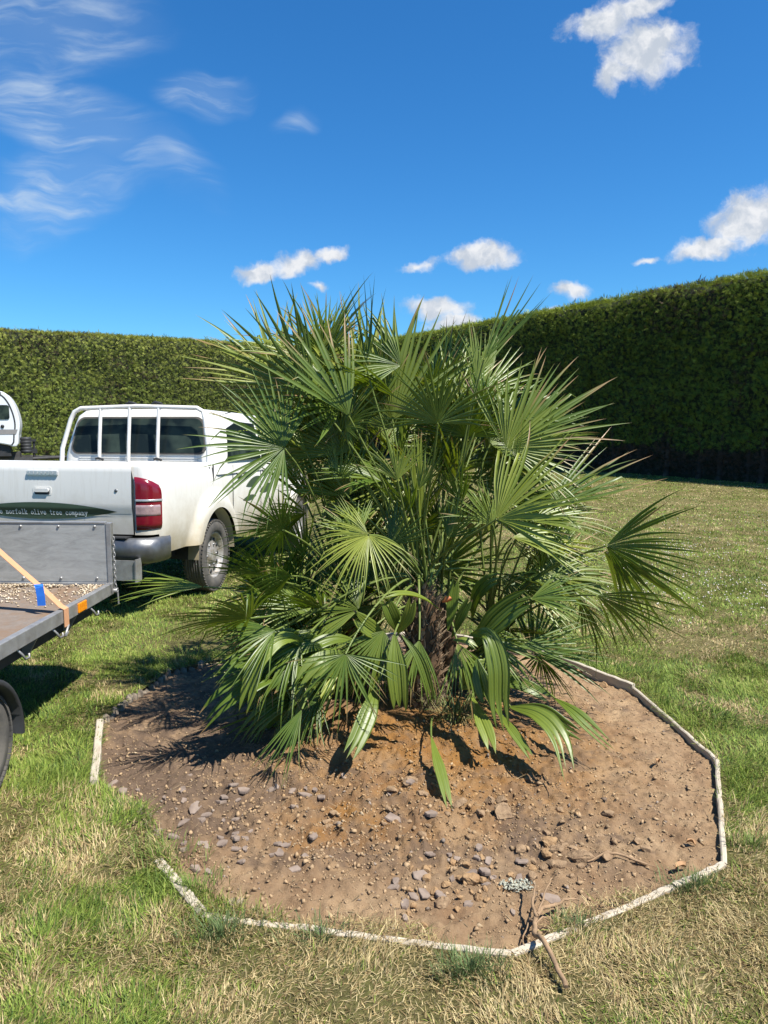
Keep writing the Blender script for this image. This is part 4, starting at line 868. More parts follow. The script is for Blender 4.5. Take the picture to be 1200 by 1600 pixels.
strap_leaf([(628, 992, 3.42), (652, 1025, 3.38), (668, 1070, 3.37), (676, 1110, 3.38)], 0.055, (0.2, -1, 0.2), 5, 0.25)
strap_leaf([(674, 1152, 3.28), (682, 1185, 3.14), (692, 1222, 3.02), (703, 1268, 2.90)], 0.062, (0.3, -1, 0.5), 5, 0.3, tipw=0.25, crown='e')
strap_leaf([(736, 992, 3.5), (762, 992, 3.42), (777, 1040, 3.36), (779, 1100, 3.34), (790, 1162, 3.3)], 0.125, (0.1, -1, 0.35), 8, 0.25, crown='b')
strap_leaf([(745, 1030, 3.48), (752, 1065, 3.44), (763, 1110, 3.4)], 0.10, (-0.3, -1, 0.1), 6, 0.05)
strap_leaf([(738, 1090, 3.5), (750, 1120, 3.36), (762, 1150, 3.26), (770, 1180, 3.18)], 0.085, (0.1, -1, 0.3), 6, 0.35, crown='b')
strap_leaf([(772, 1105, 3.5), (795, 1135, 3.34), (815, 1162, 3.24), (834, 1190, 3.16)], 0.055, (0.2, -1, 0.4), 5, 0.25)
strap_leaf([(798, 1105, 3.4), (840, 1118, 3.28), (872, 1155, 3.16), (890, 1226, 3.02)], 0.125, (0.35, -0.8, 0.6), 8, 0.25, 0.35, crown='b')
strap_leaf([(802, 1104, 3.45), (845, 1108, 3.4), (885, 1135, 3.34), (920, 1156, 3.28)], 0.075, (-0.1, -1, 0.2), 6, 0.05)
strap_leaf([(868, 1092, 3.5), (895, 1112, 3.4), (930, 1145, 3.3), (966, 1178, 3.2)], 0.085, (0.2, -0.8, 0.6), 6, 0.08, 0.3, crown='b')
strap_leaf([(586, 1076, 3.45), (578, 1105, 3.33), (560, 1150, 3.22), (540, 1188, 3.14)], 0.105, (0.2, -0.9, 0.4), 8, 0.3, tipw=0.2, crown='a')
strap_leaf([(535, 1018, 3.45), (505, 1032, 3.36), (478, 1062, 3.3), (455, 1096, 3.26)], 0.13, (0.1, -0.8, 0.6), 8, 0.3, 0.45, tipw=0.45, crown='a')
strap_leaf([(495, 1026, 3.6), (450, 996, 3.42), (405, 1028, 3.3), (390, 1075, 3.26), (377, 1124, 3.24)], 0.10, (0.1, -0.85, 0.5), 7, 0.25, tipw=0.25, crown='c')
strap_leaf([(470, 1052, 3.6), (410, 1062, 3.4), (350, 1095, 3.3), (304, 1146, 3.26)], 0.17, (-0.2, -0.6, 0.8), 9, 0.05, 0.3, tipw=0.4, crown='c')
strap_leaf([(455, 1020, 3.6), (400, 1030, 3.5), (365, 1048, 3.45), (335, 1068, 3.42)], 0.13, (-0.3, -0.6, 0.7), 8, 0.02, 0.3, tipw=0.4, crown='c')
strap_leaf([(500, 1075, 3.7), (450, 1090, 3.6), (420, 1120, 3.5)], 0.15, (-0.2, -0.8, 0.5), 8, 0.02, 0.3, tipw=0.4, crown='c')
strap_leaf([(605, 1000, 3.55), (575, 980, 3.48), (546, 956, 3.44)], 0.10, (0.1, -0.9, 0.4), 7, 0.3, tipw=0.3)
strap_leaf([(622, 988, 3.55), (612, 960, 3.5), (598, 930, 3.48)], 0.09, (0.2, -0.9, 0.2), 7, 0.2, tipw=0.3)
strap_leaf([(622, 990, 3.52), (638, 962, 3.48), (645, 930, 3.46)], 0.07, (0.0, -0.9, 0.2), 5, 0.35, tipw=0.3)
strap_leaf([(690, 955, 3.72), (660, 935, 3.62), (625, 928, 3.52), (588, 938, 3.45)], 0.055, (0, -0.5, 0.9), 5, 0.3)
strap_leaf([(738, 965, 3.9), (745, 930, 3.85), (765, 908, 3.8), (786, 903, 3.78)], 0.09, (-0.4, -0.9, 0.2), 6, 0.02, tipw=0.4)
strap_leaf([(700, 985, 3.7), (706, 945, 3.7), (712, 900, 3.7)], 0.07, (0.2, -0.9, 0.1), 5, 0.15, tipw=0.3)
strap_leaf([(706, 996, 3.75), (722, 960, 3.72), (738, 930, 3.7)], 0.06, (-0.3, -0.9, 0.1), 5, 0.0, tipw=0.3)
strap_leaf([(708, 1000, 3.55), (730, 1002, 3.52), (750, 1018, 3.5)], 0.05, (0.1, -0.6, 0.8), 5, 0.35)
strap_leaf([(718, 1075, 3.6), (745, 1055, 3.58), (772, 1040, 3.6)], 0.16, (0.1, -0.8, 0.5), 8, 0.25, tipw=0.4, crown='b')
strap_leaf([(735, 1015, 3.75), (765, 980, 3.7), (800, 948, 3.66), (838, 928, 3.62)], 0.15, (-0.3, -0.9, 0.2), 8, 0.02, tipw=0.35)
strap_leaf([(662, 880, 3.9), (658, 800, 3.88), (655, 730, 3.86), (656, 665, 3.85)], 0.045, (0.5, -0.85, 0.1), 4, 0.45, tipw=0.5)
strap_leaf([(655, 888, 3.92), (650, 810, 3.9), (646, 740, 3.9), (645, 660, 3.9)], 0.035, (0.4, -0.85, 0.1), 4, 0.5, tipw=0.4)
random.seed(5)
for i in range(26):
    x0, y0 = random.uniform(470, 570), random.uniform(990, 1085); L = random.uniform(80, 150); a = random.uniform(2.2, 3.5); Y0 = random.uniform(3.55, 3.9); dx, dy = math.cos(a) * L, math.sin(a) * L
    strap_leaf([(x0, y0, Y0), (x0 + dx * .35, y0 + dy * .35 - 14, Y0 - .1), (x0 + dx * .7, y0 + dy * .7 - 6, Y0 - .18), (x0 + dx, y0 + dy + 22, Y0 - .22)], random.uniform(.07, .13), (random.uniform(-.4, .3), -.8, random.uniform(.2, .9)), 7, random.uniform(0, .25), random.choice([0, .3, .4]), tipw=.3)
for i in range(8):
    x0, y0 = random.uniform(700, 770), random.uniform(1000, 1080); L = random.uniform(70, 120); a = random.uniform(-.6, .7); Y0 = random.uniform(3.8, 4.1); dx, dy = math.cos(a) * L, math.sin(a) * L
    strap_leaf([(x0, y0, Y0), (x0 + dx * .35, y0 + dy * .35 - 12, Y0 - .05), (x0 + dx * .7, y0 + dy * .7 - 5, Y0 - .1), (x0 + dx, y0 + dy + 15, Y0 - .12)], random.uniform(.06, .11), (random.uniform(-.3, .4), -.8, random.uniform(.2, .9)), 7, random.uniform(0, .25), random.choice([0, .3, .4]), tipw=.3)
print('fronds', len(palm.children))
def trunks():
    for (b, t_, r0, r1, nstub, nm) in [(at(668, 1140, 3.86), CROWN['a'] + Vector((0, 0, -0.02)), 0.088, 0.085, 210, 'main'), (at(752, 1105, 4.15), CROWN['b'], 0.085, 0.07, 90, 'b'), (at(560, 1110, 4.2), CROWN['c'], 0.09, 0.075, 70, 'c'), (at(700, 1100, 4.1), CROWN['d'], 0.07, 0.06, 30, 'd')]:
        b = Vector((b.x, b.y, -0.05)); rows = []; K = 28; NR = 26; r_ = random.Random(hash(nm) % 1000 if False else len(nm) + nstub)
        for i in range(NR + 1):
            f_ = i / NR; c0 = b.lerp(t_, f_); R_ = (r0 + (r1 - r0) * f_) * (1.0 - 0.75 * max(0, (f_ - 0.85) / 0.15) ** 2) * (1.25 - 0.25 * min(1, f_ * 6))
            rows.append([c0 + Vector((math.cos(a), math.sin(a), 0)) * R_ * (1 + r_.uniform(-0.10, 0.08)) - PALM for a in [2 * math.pi * j / K for j in range(K + 1)]])
            rows[-1][-1] = rows[-1][0]
        m_ = MB(); m_.grid(rows); nf0 = len(m_.f)
        for i in range(nstub):
            f_ = (i + r_.random()) / nstub; a = i * 2.39996 + r_.uniform(-.2, .2); c0 = b.lerp(t_, f_) - PALM; R_ = (r0 + (r1 - r0) * f_) * (1.0 - 0.7 * max(0, (f_ - 0.85) / 0.15) ** 2)
            o_ = Vector((math.cos(a), math.sin(a), 0)); tg = Vector((-math.sin(a), math.cos(a), 0)); L = r_.uniform(0.035, 0.085); w = r_.uniform(0.007, 0.016); p = c0 + o_ * R_ * 0.97; flare = r_.uniform(0.35, 1.0)
            e = p + o_ * L * flare + Vector((0, 0, L * 0.75)); mdl = p + o_ * L * flare * 0.4 + Vector((0, 0, L * 0.35))
            m_.add([p - tg * w, p + tg * w, p + o_ * 0.012 - Vector((0, 0, 0.012)), mdl - tg * w * .8, mdl + tg * w * .8, mdl + o_ * 0.008, e - tg * w * .3, e + tg * w * .3], [(0, 2, 5, 3), (2, 1, 4, 5), (3, 5, 6), (5, 7, 6), (5, 4, 7), (0, 3, 4, 1), (3, 6, 7, 4)])
        for i in range(nstub):
            f_ = r_.uniform(0.25, 1); a = r_.uniform(0, 6.28); c0 = b.lerp(t_, f_) - PALM; o_ = Vector((math.cos(a), math.sin(a), 0)); p = c0 + o_ * (r0 + (r1 - r0) * f_) * (0.9 if f_ < .9 else .5)
            q1 = p + o_ * r_.uniform(.01, .05) + Vector((r_.uniform(-.02, .02), r_.uniform(-.02, .02), r_.uniform(-.02, .06))); q2 = q1 + Vector((r_.uniform(-.05, .05), r_.uniform(-.05, .05), r_.uniform(-.07, .03)))
            m_.tube([p, p.lerp(q1, .6) + o_ * .005, q1, q1.lerp(q2, .5) + o_ * .006, q2], [0.0016, 0.0018, 0.0015, 0.0012, 0.0006], 4)
        tr = m_.build('trunk', [M['fibre'], M['stub']], palm)
        for k, pl in enumerate(tr.data.polygons): pl.material_index = 0 if k < nf0 else 1
    # orange sheath by the crown
    p = at(697, 937, 3.66) - PALM; m_ = MB(); m_.tube([p + Vector((-.02, 0, -.01)), p, p + Vector((.018, 0, .006)), p + Vector((.03, 0, .0))], [0.006, 0.016, 0.014, 0.004], 8); m_.build('sheath', M['orange'], palm)
    # small extra green petiole stalks rising from the crown
    for i in range(9):
        c0 = CROWN['a' if i < 9 else 'b'] + Vector((random.uniform(-.06, .06), random.uniform(-.05, .05), 0)); e = c0 + Vector((random.uniform(-.28, .30), random.uniform(-.2, .3), random.uniform(.45, .8)))
        petiole(c0, e, unit(e - c0), 0.007, 0.004, palm)
trunks()
def dry_weeds():
    n = 260; o_ = ground(712, 1140); a = rng.random(n) * 6.28; r_ = rng.random(n) ** .5 * 0.11
    V, q, t_, c_ = blades(np.stack([r_ * np.cos(a) * 1.3, r_ * np.sin(a), np.zeros(n)], 1), rng.uniform(.06, .2, n), rng.uniform(.002, .005, n), rng.uniform(.3, 1.2, n), a, rng.uniform(.2, 1.2, n), np.where(rng.random((n, 1)) < .5, np.array([[0.40, 0.36, 0.17]]), np.array([[0.12, 0.17, 0.05]])))
    o = link('dry_grass', npmesh('dry_grass', V, q, t_, c_), M['grass']); p = at(712, 1135, 3.72); o.location = (p.x, p.y, sz(p.x, p.y) - 0.005); tag(o, 'pale half-dry grass clump at the foot of the palm trunk', 'grass tuft')
dry_weeds()

# ------------------------------------------------------------------ pickup truck
TPITCH = R(1.7); TYAW = R(9.2)
TRK = empty('pickup_truck', (-2.79, 6.30, 0), -TYAW); TRK.rotation_euler = (-TPITCH, 0, -TYAW); tag(TRK, 'white double-cab pickup truck with olive green leaf decal on its tailgate', 'pickup')
def truck():
    WY, WZ = 1.28, 0.285
    # plan path of the right-hand flank from tailgate edge to the nose
    path = [(0.685, 0.0), (0.74, 0.004), (0.79, 0.018), (0.83, 0.05), (0.855, 0.10), (0.872, 0.17)] + [(0.88, 0.22 + 0.035 * i) for i in range(0, 48)] + [(0.885, 1.9 + 0.1 * i) for i in range(0, 26)] + [(0.86, 4.6), (0.82, 4.8), (0.72, 5.02), (0.5, 5.16), (0.2, 5.22), (0.0, 5.23)]
    def ztop(y): return 1.26 - 0.03 * y if y < 1.26 else (1.205 if y < 3.6 else 1.205 - 0.12 * min(1, (y - 3.6) / 0.4) - 0.12 * max(0, (y - 4.0) / 1.2))
    def zbot(y):
        z = 0.46 if y < 2.0 else 0.40
        if y < 0.14: z = 0.64
        for wy in (WY, WY + 3.085):
            d = abs(y - wy)
            if d < 0.47: z = max(z, WZ + 0.02 + math.sqrt(max(0, 0.47 ** 2 - d * d)))
        return z
    for sgn in (1,):
        pass
    body = MB()
    for sg in (1, -1):
        rows = []
        for (x, y) in path:
            zt, zb = ztop(y), zbot(y); r_ = []
            for k in range(13):
                f_ = k / 12; z = zb + (zt - zb) * f_
                inn = 0.05 * max(0, (0.75 - z) / 0.35) ** 2 + 0.045 * max(0, (z - 1.0) / 0.26) ** 2
                fl = 0.0
                for wy in (WY, WY + 3.085):
                    rr = math.hypot(y - wy, z - WZ)
                    fl = max(fl, 0.045 * min(1, max(0, (0.66 - rr) / 0.08)))
                fl *= 1.25; xx = x - inn * (1 - min(1, fl * 16)) + fl * (1 if x > 0.8 else 0); r_.append((sg * xx, y, z))
            rl = (sg * (x - 0.13 if x > 0.3 else x), y if y > .1 else y + 0.06, zt - 0.004); r_.append((sg * (x - 0.06), y + (0.0 if y > .1 else 0.02), zt + 0.006)); r_.append(rl)
            rows.append(r_)
        body.grid(rows)
        # inner arch liner lip
        for wy in (WY, WY + 3.085):
            rr = []
            for k in range(25):
                a = math.pi * k / 24; rr.append([(sg * 0.90, wy + 0.472 * math.cos(a), WZ + 0.02 + 0.472 * math.sin(a)), (sg * 0.78, wy + 0.455 * math.cos(a), WZ + 0.02 + 0.455 * math.sin(a))])
            body.grid(rr)
    # bonnet
    body.grid([[(x, y, z) for x, z in ((-0.83, zz - .02), (-0.6, zz + 0.03), (0, zz + 0.05), (0.6, zz + 0.03), (0.83, zz - .02))] for y, zz in ((3.55, 1.16), (4.0, 1.13), (4.6, 1.05), (5.0, 0.98), (5.2, 0.8))])
    # bed front wall, bed floor
    body.box((0, 1.21, 0.96), (1.5, 0.05, 0.46)); body.box((0, 0.62, 0.78), (1.5, 1.16, 0.04))
    body.build('body', M['paint'], TRK)
    liner = MB()
    for sg in (1, -1):
        for wy in (WY, WY + 3.085):
            rr = []
            for k in range(17):
                a = math.pi * k / 16; rr.append([(sg * 0.785, wy + 0.46 * math.cos(a), WZ + 0.02 + 0.46 * math.sin(a)), (sg * 0.5, wy + 0.44 * math.cos(a), WZ + 0.02 + 0.44 * math.sin(a))])
            liner.grid(rr); liner.add([(sg * 0.5, wy + 0.46 * math.cos(math.pi * k / 16), WZ + 0.46 * math.sin(math.pi * k / 16)) for k in range(17)], [tuple(range(17))])
    liner.box((0, 2.4, 0.42), (1.3, 4.4, 0.16)); liner.build('wheel_arch', M['black'], TRK)
    # cab shell
    CSH = 0.045; cab = MB(); rings = []
    for (z, w, y0, y1) in ((1.10, 0.845, 1.28, 3.95), (1.30, 0.835, 1.30, 3.82), (1.45, 0.81, 1.335, 3.6), (1.60, 0.775, 1.37, 3.36), (1.70, 0.74, 1.393, 3.2), (1.755, 0.69, 1.45, 3.05), (1.775, 0.57, 1.6, 2.95)):
        rd = 0.10; pts = []
        for (cx, cy, a0) in ((w - rd, y0 + rd, -90), (w - rd, y1 - rd, 0), (-w + rd, y1 - rd, 90), (-w + rd, y0 + rd, 180)):
            for k in range(5):
                a = R(a0 + 22.5 * k); pts.append((cx + rd * math.cos(a) + CSH, cy + rd * math.sin(a), z))
        rings.append(pts + [pts[0]])
    cab.grid(rings); cab.add(rings[-1][:-1], [tuple(range(len(rings[-1]) - 1))])
    # pressed ribs below the rear window
    for k in range(4): cab.box((CSH, 1.288 + 0.0025 * k, 1.19 + 0.026 * k), (1.3, 0.02, 0.012))
    cab.build('cab', M['paint'], TRK)
    def rr_outline(cx, cz, w, h, r_, top_in=0.0, k=6):
        pts = []
        for (sx, szz, a0) in ((1, -1, -90), (1, 1, 0), (-1, 1, 90), (-1, -1, 180)):
            for i in range(k + 1):
                a = R(a0 + 90 * i / k); z = cz + szz * (h / 2 - r_) + r_ * math.sin(a); x = sx * (w / 2 - r_) + r_ * math.cos(a)
                x *= 1 - top_in * (z - cz + h / 2) / h; pts.append((cx + x, z))
        return pts
    def rear(p, d): # map outline onto the raked rear face
        x, z = p; return Vector((x + CSH, 1.30 + (z - 1.30) * 0.234 - 0.004 - d, z))
    wn = MB(); wn.prism(rr_outline(0, 1.495, 1.50, 0.385, 0.09, 0.075), rear, -0.012, 0.012); win = wn.build('rear_window', M['rubber'], TRK)
    gl = MB(); gl.prism(rr_outline(0, 1.495, 1.46, 0.35, 0.08, 0.075), rear, 0.012, 0.016); gl.build('glass', M['glass'], win)
    # pale seat/headrest reflections are left to the glass; side windows
    for sg in (1, -1):
        for nm, pts in (('rear', [(1.62, 1.24), (2.66, 1.24), (2.66, 1.65), (2.1, 1.66), (1.75, 1.58)]), ('front', [(2.74, 1.24), (3.72, 1.24), (3.35, 1.6), (3.15, 1.65), (2.74, 1.65)])):
            def sidem(p, d, sg=sg): y, z = p; return Vector((CSH + sg * (0.845 - (z - 1.24) * 0.21 + d), y, z))
            wm = MB(); wm.prism(pts, sidem, -0.01, 0.014); wm.build('side_window', M['glass'], TRK)
    # tailgate
    tg = MB(); rows = []
    for k in range(15):
        z = 0.645 + (1.26 - 0.645) * k / 14; b = 0.012 * math.sin(math.pi * k / 14) + (0.012 if 0.35 < k / 14 < 0.95 else 0) - (0.02 if k == 14 else 0)
        rows.append([(x, -0.012 - b, z) for x in (-0.675, -0.6, -0.3, 0, 0.3, 0.6, 0.675)])
    rows.append([(x, 0.05, 1.262) for x in (-0.675, -0.6, -0.3, 0, 0.3, 0.6, 0.675)]); rows.append([(x, 0.05, 0.66) for x in (-0.675, -0.6, -0.3, 0, 0.3, 0.6, 0.675)])
    tg.grid(rows); gate = tg.build('tailgate', M['paint'], TRK)
    def TP(px, py):  # photo pixel on the tailgate plane -> truck x,z
        Mi = TRK_M.inverted(); o_ = Mi @ Vector((0, 0, CZ)); d = (Mi.to_3x3() @ ray(px, py)); s = (-0.036 - o_.y) / d.y; q = o_ + d * s; return q.x, q.z
    TRK_M = Matrix.Translation(TRK.location) @ Matrix.Rotation(-TYAW, 4, 'Z') @ Matrix.Rotation(-TPITCH, 4, 'X')
    x0, z0 = TP(42, 739); x1, z1 = TP(90, 739); zc = z0
    def back(p, d): return Vector((p[0], -0.03 - d, p[1]))
    bl = MB(); bl.prism(rr_outline((x0 + x1) / 2, zc, x1 - x0, 0.042, 0.012), back, -0.012, 0.012); bz = bl.build('brake_light', M['silver'], gate)
    for i in range(8):
        m_ = MB(); m_.prism(rr_outline(x0 + (x1 - x0) * (i + .5) / 8, zc, (x1 - x0) / 8 * 0.8, 0.026, 0.005), back, 0.012, 0.016); m_.build('lens', M['silver'], bz)
    xh, zh = TP(66, 767); m_ = MB(); m_.prism(rr_outline(xh, zh, 0.175, 0.075, 0.02), back, -0.012, 0.008); hd = m_.build('handle', M['paint'], gate)
    m_ = MB(); m_.prism(rr_outline(xh, zh - 0.008, 0.14, 0.045, 0.012), back, 0.008, 0.010); m_.build('recess', M['interior'], hd)
    m_ = MB(); m_.prism(rr_outline(xh, zh + 0.006, 0.13, 0.03, 0.010), back, 0.010, 0.022); m_.build('pull', M['white_metal'], hd)
    xl, zl = TP(181, 767); m_ = MB(); m_.lathe([(-0.052, 0.0), (-0.052, 0.012), (-0.046, 0.016), (-0.02, 0.016)], (xl, 0.012, zl), 'y', 20); m_.build('lock', M['chrome'], gate)
    # leaf decal with lettering
    xr, zr = TP(183, 800); xc, _ = TP(62, 800); half = xr - xc; hh = 0.072; pts = []
    for k in range(25): u = -1 + 2 * k / 24; pts.append((xc + half * u, zr + hh * (1 - abs(u) ** 2.0) ** 1.0))
    for k in range(23, 0, -1): u = -1 + 2 * k / 24; pts.append((xc + half * u, zr - hh * 0.95 * (1 - abs(u) ** 2.0) ** 1.0))
    pts = [(max(p[0], -0.66), p[1]) for p in pts]
    def skin(p, d): # hug the tailgate's bulge
        k = (p[1] - 0.645) / (1.26 - 0.645); b = 0.012 * math.sin(math.pi * min(1, max(0, k))) + (0.012 if 0.35 < k < 0.95 else 0.012 * max(0, min(1, (k - 0.28) / 0.07))); return Vector((p[0], -0.0165 - b - d, p[1]))
    rows = []
    for k in range(33):
        u = -1 + 2 * k / 32; x = max(xc + half * u, -0.66); h = hh * (1 - u * u)
        rows.append([tuple(skin((x, zr + h * (j / 6 - 1)), 0.0)) for j in range(13)])
    m_ = MB(); m_.grid(rows); dec = m_.build('leaf_decal', M['decal'], gate)
    G = {'t': [[(.45, .9), (.45, .15), (.6, 0), (.85, .06)], [(.12, .62), (.8, .62)]], 'h': [[(.2, 1), (.2, 0)], [(.2, .45), (.45, .62), (.7, .56), (.78, .4), (.78, 0)], [(.03, 1), (.2, 1)], [(.03, 0), (.4, 0)], [(.6, 0), (.97, 0)]],
         'e': [[(.12, .34), (.88, .34), (.84, .5), (.65, .62), (.35, .62), (.12, .45), (.12, .18), (.35, 0), (.65, 0), (.9, .12)]], 'n': [[(.03, .62), (.2, .62), (.2, 0)], [(.2, .45), (.45, .62), (.7, .56), (.78, .4), (.78, 0)], [(.03, 0), (.4, 0)], [(.6, 0), (.97, 0)]],
         'o': [[(.5, .62), (.22, .55), (.1, .31), (.22, .07), (.5, 0), (.78, .07), (.9, .31), (.78, .55), (.5, .62)]], 'r': [[(.1, .62), (.32, .62), (.32, 0)], [(.32, .4), (.55, .6), (.9, .56)], [(.1, 0), (.62, 0)]],
         'f': [[(.88, .94), (.62, 1), (.42, .86), (.42, 0)], [(.12, .62), (.8, .62)], [(.2, 0), (.7, 0)]], 'l': [[(.22, 1), (.5, 1), (.5, 0)], [(.12, 0), (.88, 0)]],
         'k': [[(.03, 1), (.22, 1), (.22, 0)], [(.78, .62), (.22, .24)], [(.4, .36), (.8, 0)], [(.03, 0), (.4, 0)], [(.64, 0), (.97, 0)], [(.6, .62), (.95, .62)]], 'i': [[(.2, .62), (.5, .62), (.5, 0)], [(.12, 0), (.88, 0)], [(.5, .8), (.5, .93)]],
         'v': [[(.1, .62), (.5, 0), (.9, .62)], [(0, .62), (.3, .62)], [(.7, .62), (1, .62)]], 'c': [[(.86, .48), (.65, .62), (.35, .62), (.12, .45), (.12, .18), (.35, 0), (.65, 0), (.9, .12)]],
         'm': [[(0, .62), (.12, .62), (.12, 0)], [(.12, .5), (.3, .62), (.46, .5), (.46, 0)], [(.46, .5), (.66, .62), (.84, .5), (.84, 0), (.98, 0)]],
         'p': [[(.03, .62), (.2, .62), (.2, -.3)], [(.2, .48), (.5, .62), (.82, .5), (.9, .31), (.8, .1), (.5, 0), (.2, .14)], [(.03, -.3), (.42, -.3)]],
         'a': [[(.18, .52), (.4, .62), (.65, .58), (.74, .42), (.74, .08), (.95, 0)], [(.74, .34), (.35, .34), (.12, .2), (.2, .03), (.45, 0), (.74, .14)]],
         'y': [[(.1, .62), (.52, .02)], [(.9, .62), (.4, -.28), (.1, -.28)], [(0, .62), (.3, .62)], [(.7, .62), (1, .62)]]}
    txt = 'the norfolk olive tree company'; xe, ze = TP(137, 805); xs, _ = TP(9, 805); adv = (xe - xs) / 26.0; st = xs - 4 * adv; cw = adv * 0.84; chh = adv * 1.38; lt = MB(); zb = ze
    lw = adv * 0.085
    for i, chx in enumerate(txt):
        for pl in G.get(chx, []):
            for a, b in zip(pl[:-1], pl[1:]):
                A_ = Vector((st + i * adv + a[0] * cw, zb + a[1] * chh)); B_ = Vector((st + i * adv + b[0] * cw, zb + b[1] * chh)); d = (B_ - A_); d.normalize(); n_ = Vector((-d.y, d.x)) * lw; A_ -= d * lw * .7; B_ += d * lw * .7
                lt.add([skin((q.x, q.y), 0.003) for q in (A_ + n_, A_ - n_, B_ - n_, B_ + n_)], [(0, 1, 2, 3)])
    lt.build('lettering', M['lettering'], dec)
    # tail lights wrapping the corner
    pth = [(0.70, 0.0)] + [(x, y) for (x, y) in path if y < 0.11][1:] + [(0.86, 0.125)]
    for sg in (1, -1):
        lens = None
        for nm, za, zb_, mt in (('tail_light', 0.68, 1.135, 'red'), ('reversing_lamp', 0.80, 0.90, 'clear_lens'), ('chrome_strip', 0.925, 0.945, 'silver')):
            m_ = MB(); rows = []; d = 0.012 if nm == 'tail_light' else 0.018; n = len(pth)
            for i, (x, y) in enumerate(pth):
                if nm == 'reversing_lamp' and i > 4: continue
                f_ = i / (n - 1); nx = (pth[min(i + 1, n - 1)][1] - pth[max(i - 1, 0)][1]); ny = -(pth[min(i + 1, n - 1)][0] - pth[max(i - 1, 0)][0]); l_ = math.hypot(nx, ny); nx /= l_; ny /= l_
                zt2 = zb_ - (0.11 * f_ ** 2 if nm == 'tail_light' else 0); zl2 = za + (0.0 if nm != 'tail_light' else 0.015 * f_)
                rows.append([(sg * (x + nx * -0.02), y - ny * 0.02, zl2)] + [(sg * (x + nx * d * (1 if 0 < k < 8 else .5) - 0.045 * max(0, (zl2 + (zt2 - zl2) * k / 8 - 1.0) / 0.26) ** 2), y + ny * d * (1 if 0 < k < 8 else .5), zl2 + (zt2 - zl2) * k / 8) for k in range(9)] + [(sg * (x + nx * -0.02), y - ny * 0.02, zt2)])
            m_.grid(rows); m_.add(rows[0], [tuple(range(11))]); m_.add(rows[-1], [tuple(range(11))])
            lens = m_.build(nm, M[mt], TRK if nm == 'tail_light' else lens) if nm == 'tail_light' else (m_.build(nm, M[mt], lens), lens)[1]
    # rear bumper
    m_ = MB(); rows = []
    for (x, y) in [(-0.90, 0.22), (-0.89, 0.05), (-0.84, -0.06), (-0.7, -0.10), (-0.42, -0.11), (-0.40, -0.06), (0.40, -0.06), (0.42, -0.11), (0.7, -0.10), (0.84, -0.06), (0.89, 0.05), (0.90, 0.22)]:
        rows.append([(x * 0.96, y + .05, 0.62), (x, y, 0.60), (x * 1.005, y - 0.012, 0.52), (x, y, 0.43), (x * 0.95, y + 0.05, 0.40)])
    m_.grid(rows); bp = m_.build('rear_bumper', M['chrome'], TRK, 0.0)
    m_ = MB(); m_.box((0, -0.05, 0.625), (1.3, 0.12, 0.012)); m_.box((0, 0.12, 0.5), (1.5, 0.2, 0.18)); m_.build('step_pad', M['black'], bp)
    # tow bar and bracket plate
    m_ = MB(); m_.box((0, -0.02, 0.40), (1.1, 0.08, 0.08)); m_.box((0.55, -0.15, 0.36), (0.42, 0.012, 0.17)); m_.box((0.765, -0.12, 0.36), (0.012, 0.10, 0.19)); m_.box((0, -0.16, 0.36), (0.08, 0.3, 0.06)); m_.tube([(0, -0.28, 0.38), (0, -0.28, 0.46)], 0.025, 10); m_.build('tow_bar', M['galv'], TRK)
    # rack of white tubes behind the cab
    m_ = MB(); top = 1.778
    m_.tube([(-0.745, 1.20, 1.18), (-0.74, 1.215, 1.36), (-0.655, 1.25, 1.66), (-0.62, 1.265, 1.735), (-0.555, 1.275, top - .008), (0.05, 1.28, top + 0.012), (0.71, 1.275, top - .008), (0.775, 1.265, 1.735), (0.80, 1.25, 1.66), (0.845, 1.215, 1.36), (0.85, 1.20, 1.18)], 0.023, 12)
    for sg in (1, -1): m_.tube([(sg * 0.66, 1.49, 1.76), (sg * 0.69, 1.7, 1.70), (sg * 0.8, 2.0, 1.4), (sg * 0.84, 2.1, 1.26)], 0.02, 8) if False else None
    rk = m_.build('ladder_rack', M['white_metal'], TRK)
    for x in (-0.335, -0.015, 0.30):
        m_ = MB(); m_.tube([(x, 1.215, 1.18), (x, 1.23, 1.4), (x, 1.275, 1.785)], 0.019, 8); m_.build('upright', M['white_metal'], rk)
    for x in (-0.335, 0.30):
        m_ = MB(); m_.tube([(x - .03, 1.205, 1.255), (x, 1.195, 1.262), (x + .03, 1.205, 1.255), (x + .05, 1.205, 1.245)], 0.012, 6); m_.build('clip', M['black'], rk)
    for x in (0.0, 0.28):
        m_ = MB(); m_.tube([(x - .06, 1.28, 1.815), (x - .02, 1.28, 1.828), (x + .03, 1.28, 1.82), (x + .06, 1.28, 1.813)], [0.008, 0.016, 0.014, 0.006], 8); m_.build('tie_knot', M['black'], rk)
    # door furniture on both flanks
    for sg in (1, -1):
        for y in (1.98, 2.86):
            m_ = MB(); m_.lathe([(0, 0.0), (0.004, 0.045), (0.0, 0.05), (-0.03, 0.05)][::-1], (sg * 0.884, y, 1.08), 'x', 20); m_.tube([(sg * 0.89, y - 0.08, 1.085), (sg * 0.915, y - 0.05, 1.09), (sg * 0.915, y + 0.05, 1.09), (sg * 0.89, y + 0.08, 1.085)], 0.014, 8); m_.build('door_handle', M['chrome'], TRK)
        for y in (1.78, 2.70, 3.62):
            m_ = MB(); m_.box((sg * 0.8865, y, 0.83), (0.004, 0.007, 0.72)); m_.build('door_seam', M['black'], TRK)
        m_ = MB(); m_.box((sg * 0.8765, 1.255, 1.12), (0.012, 0.012, 0.16)); m_.build('bed_gap', M['black'], TRK)
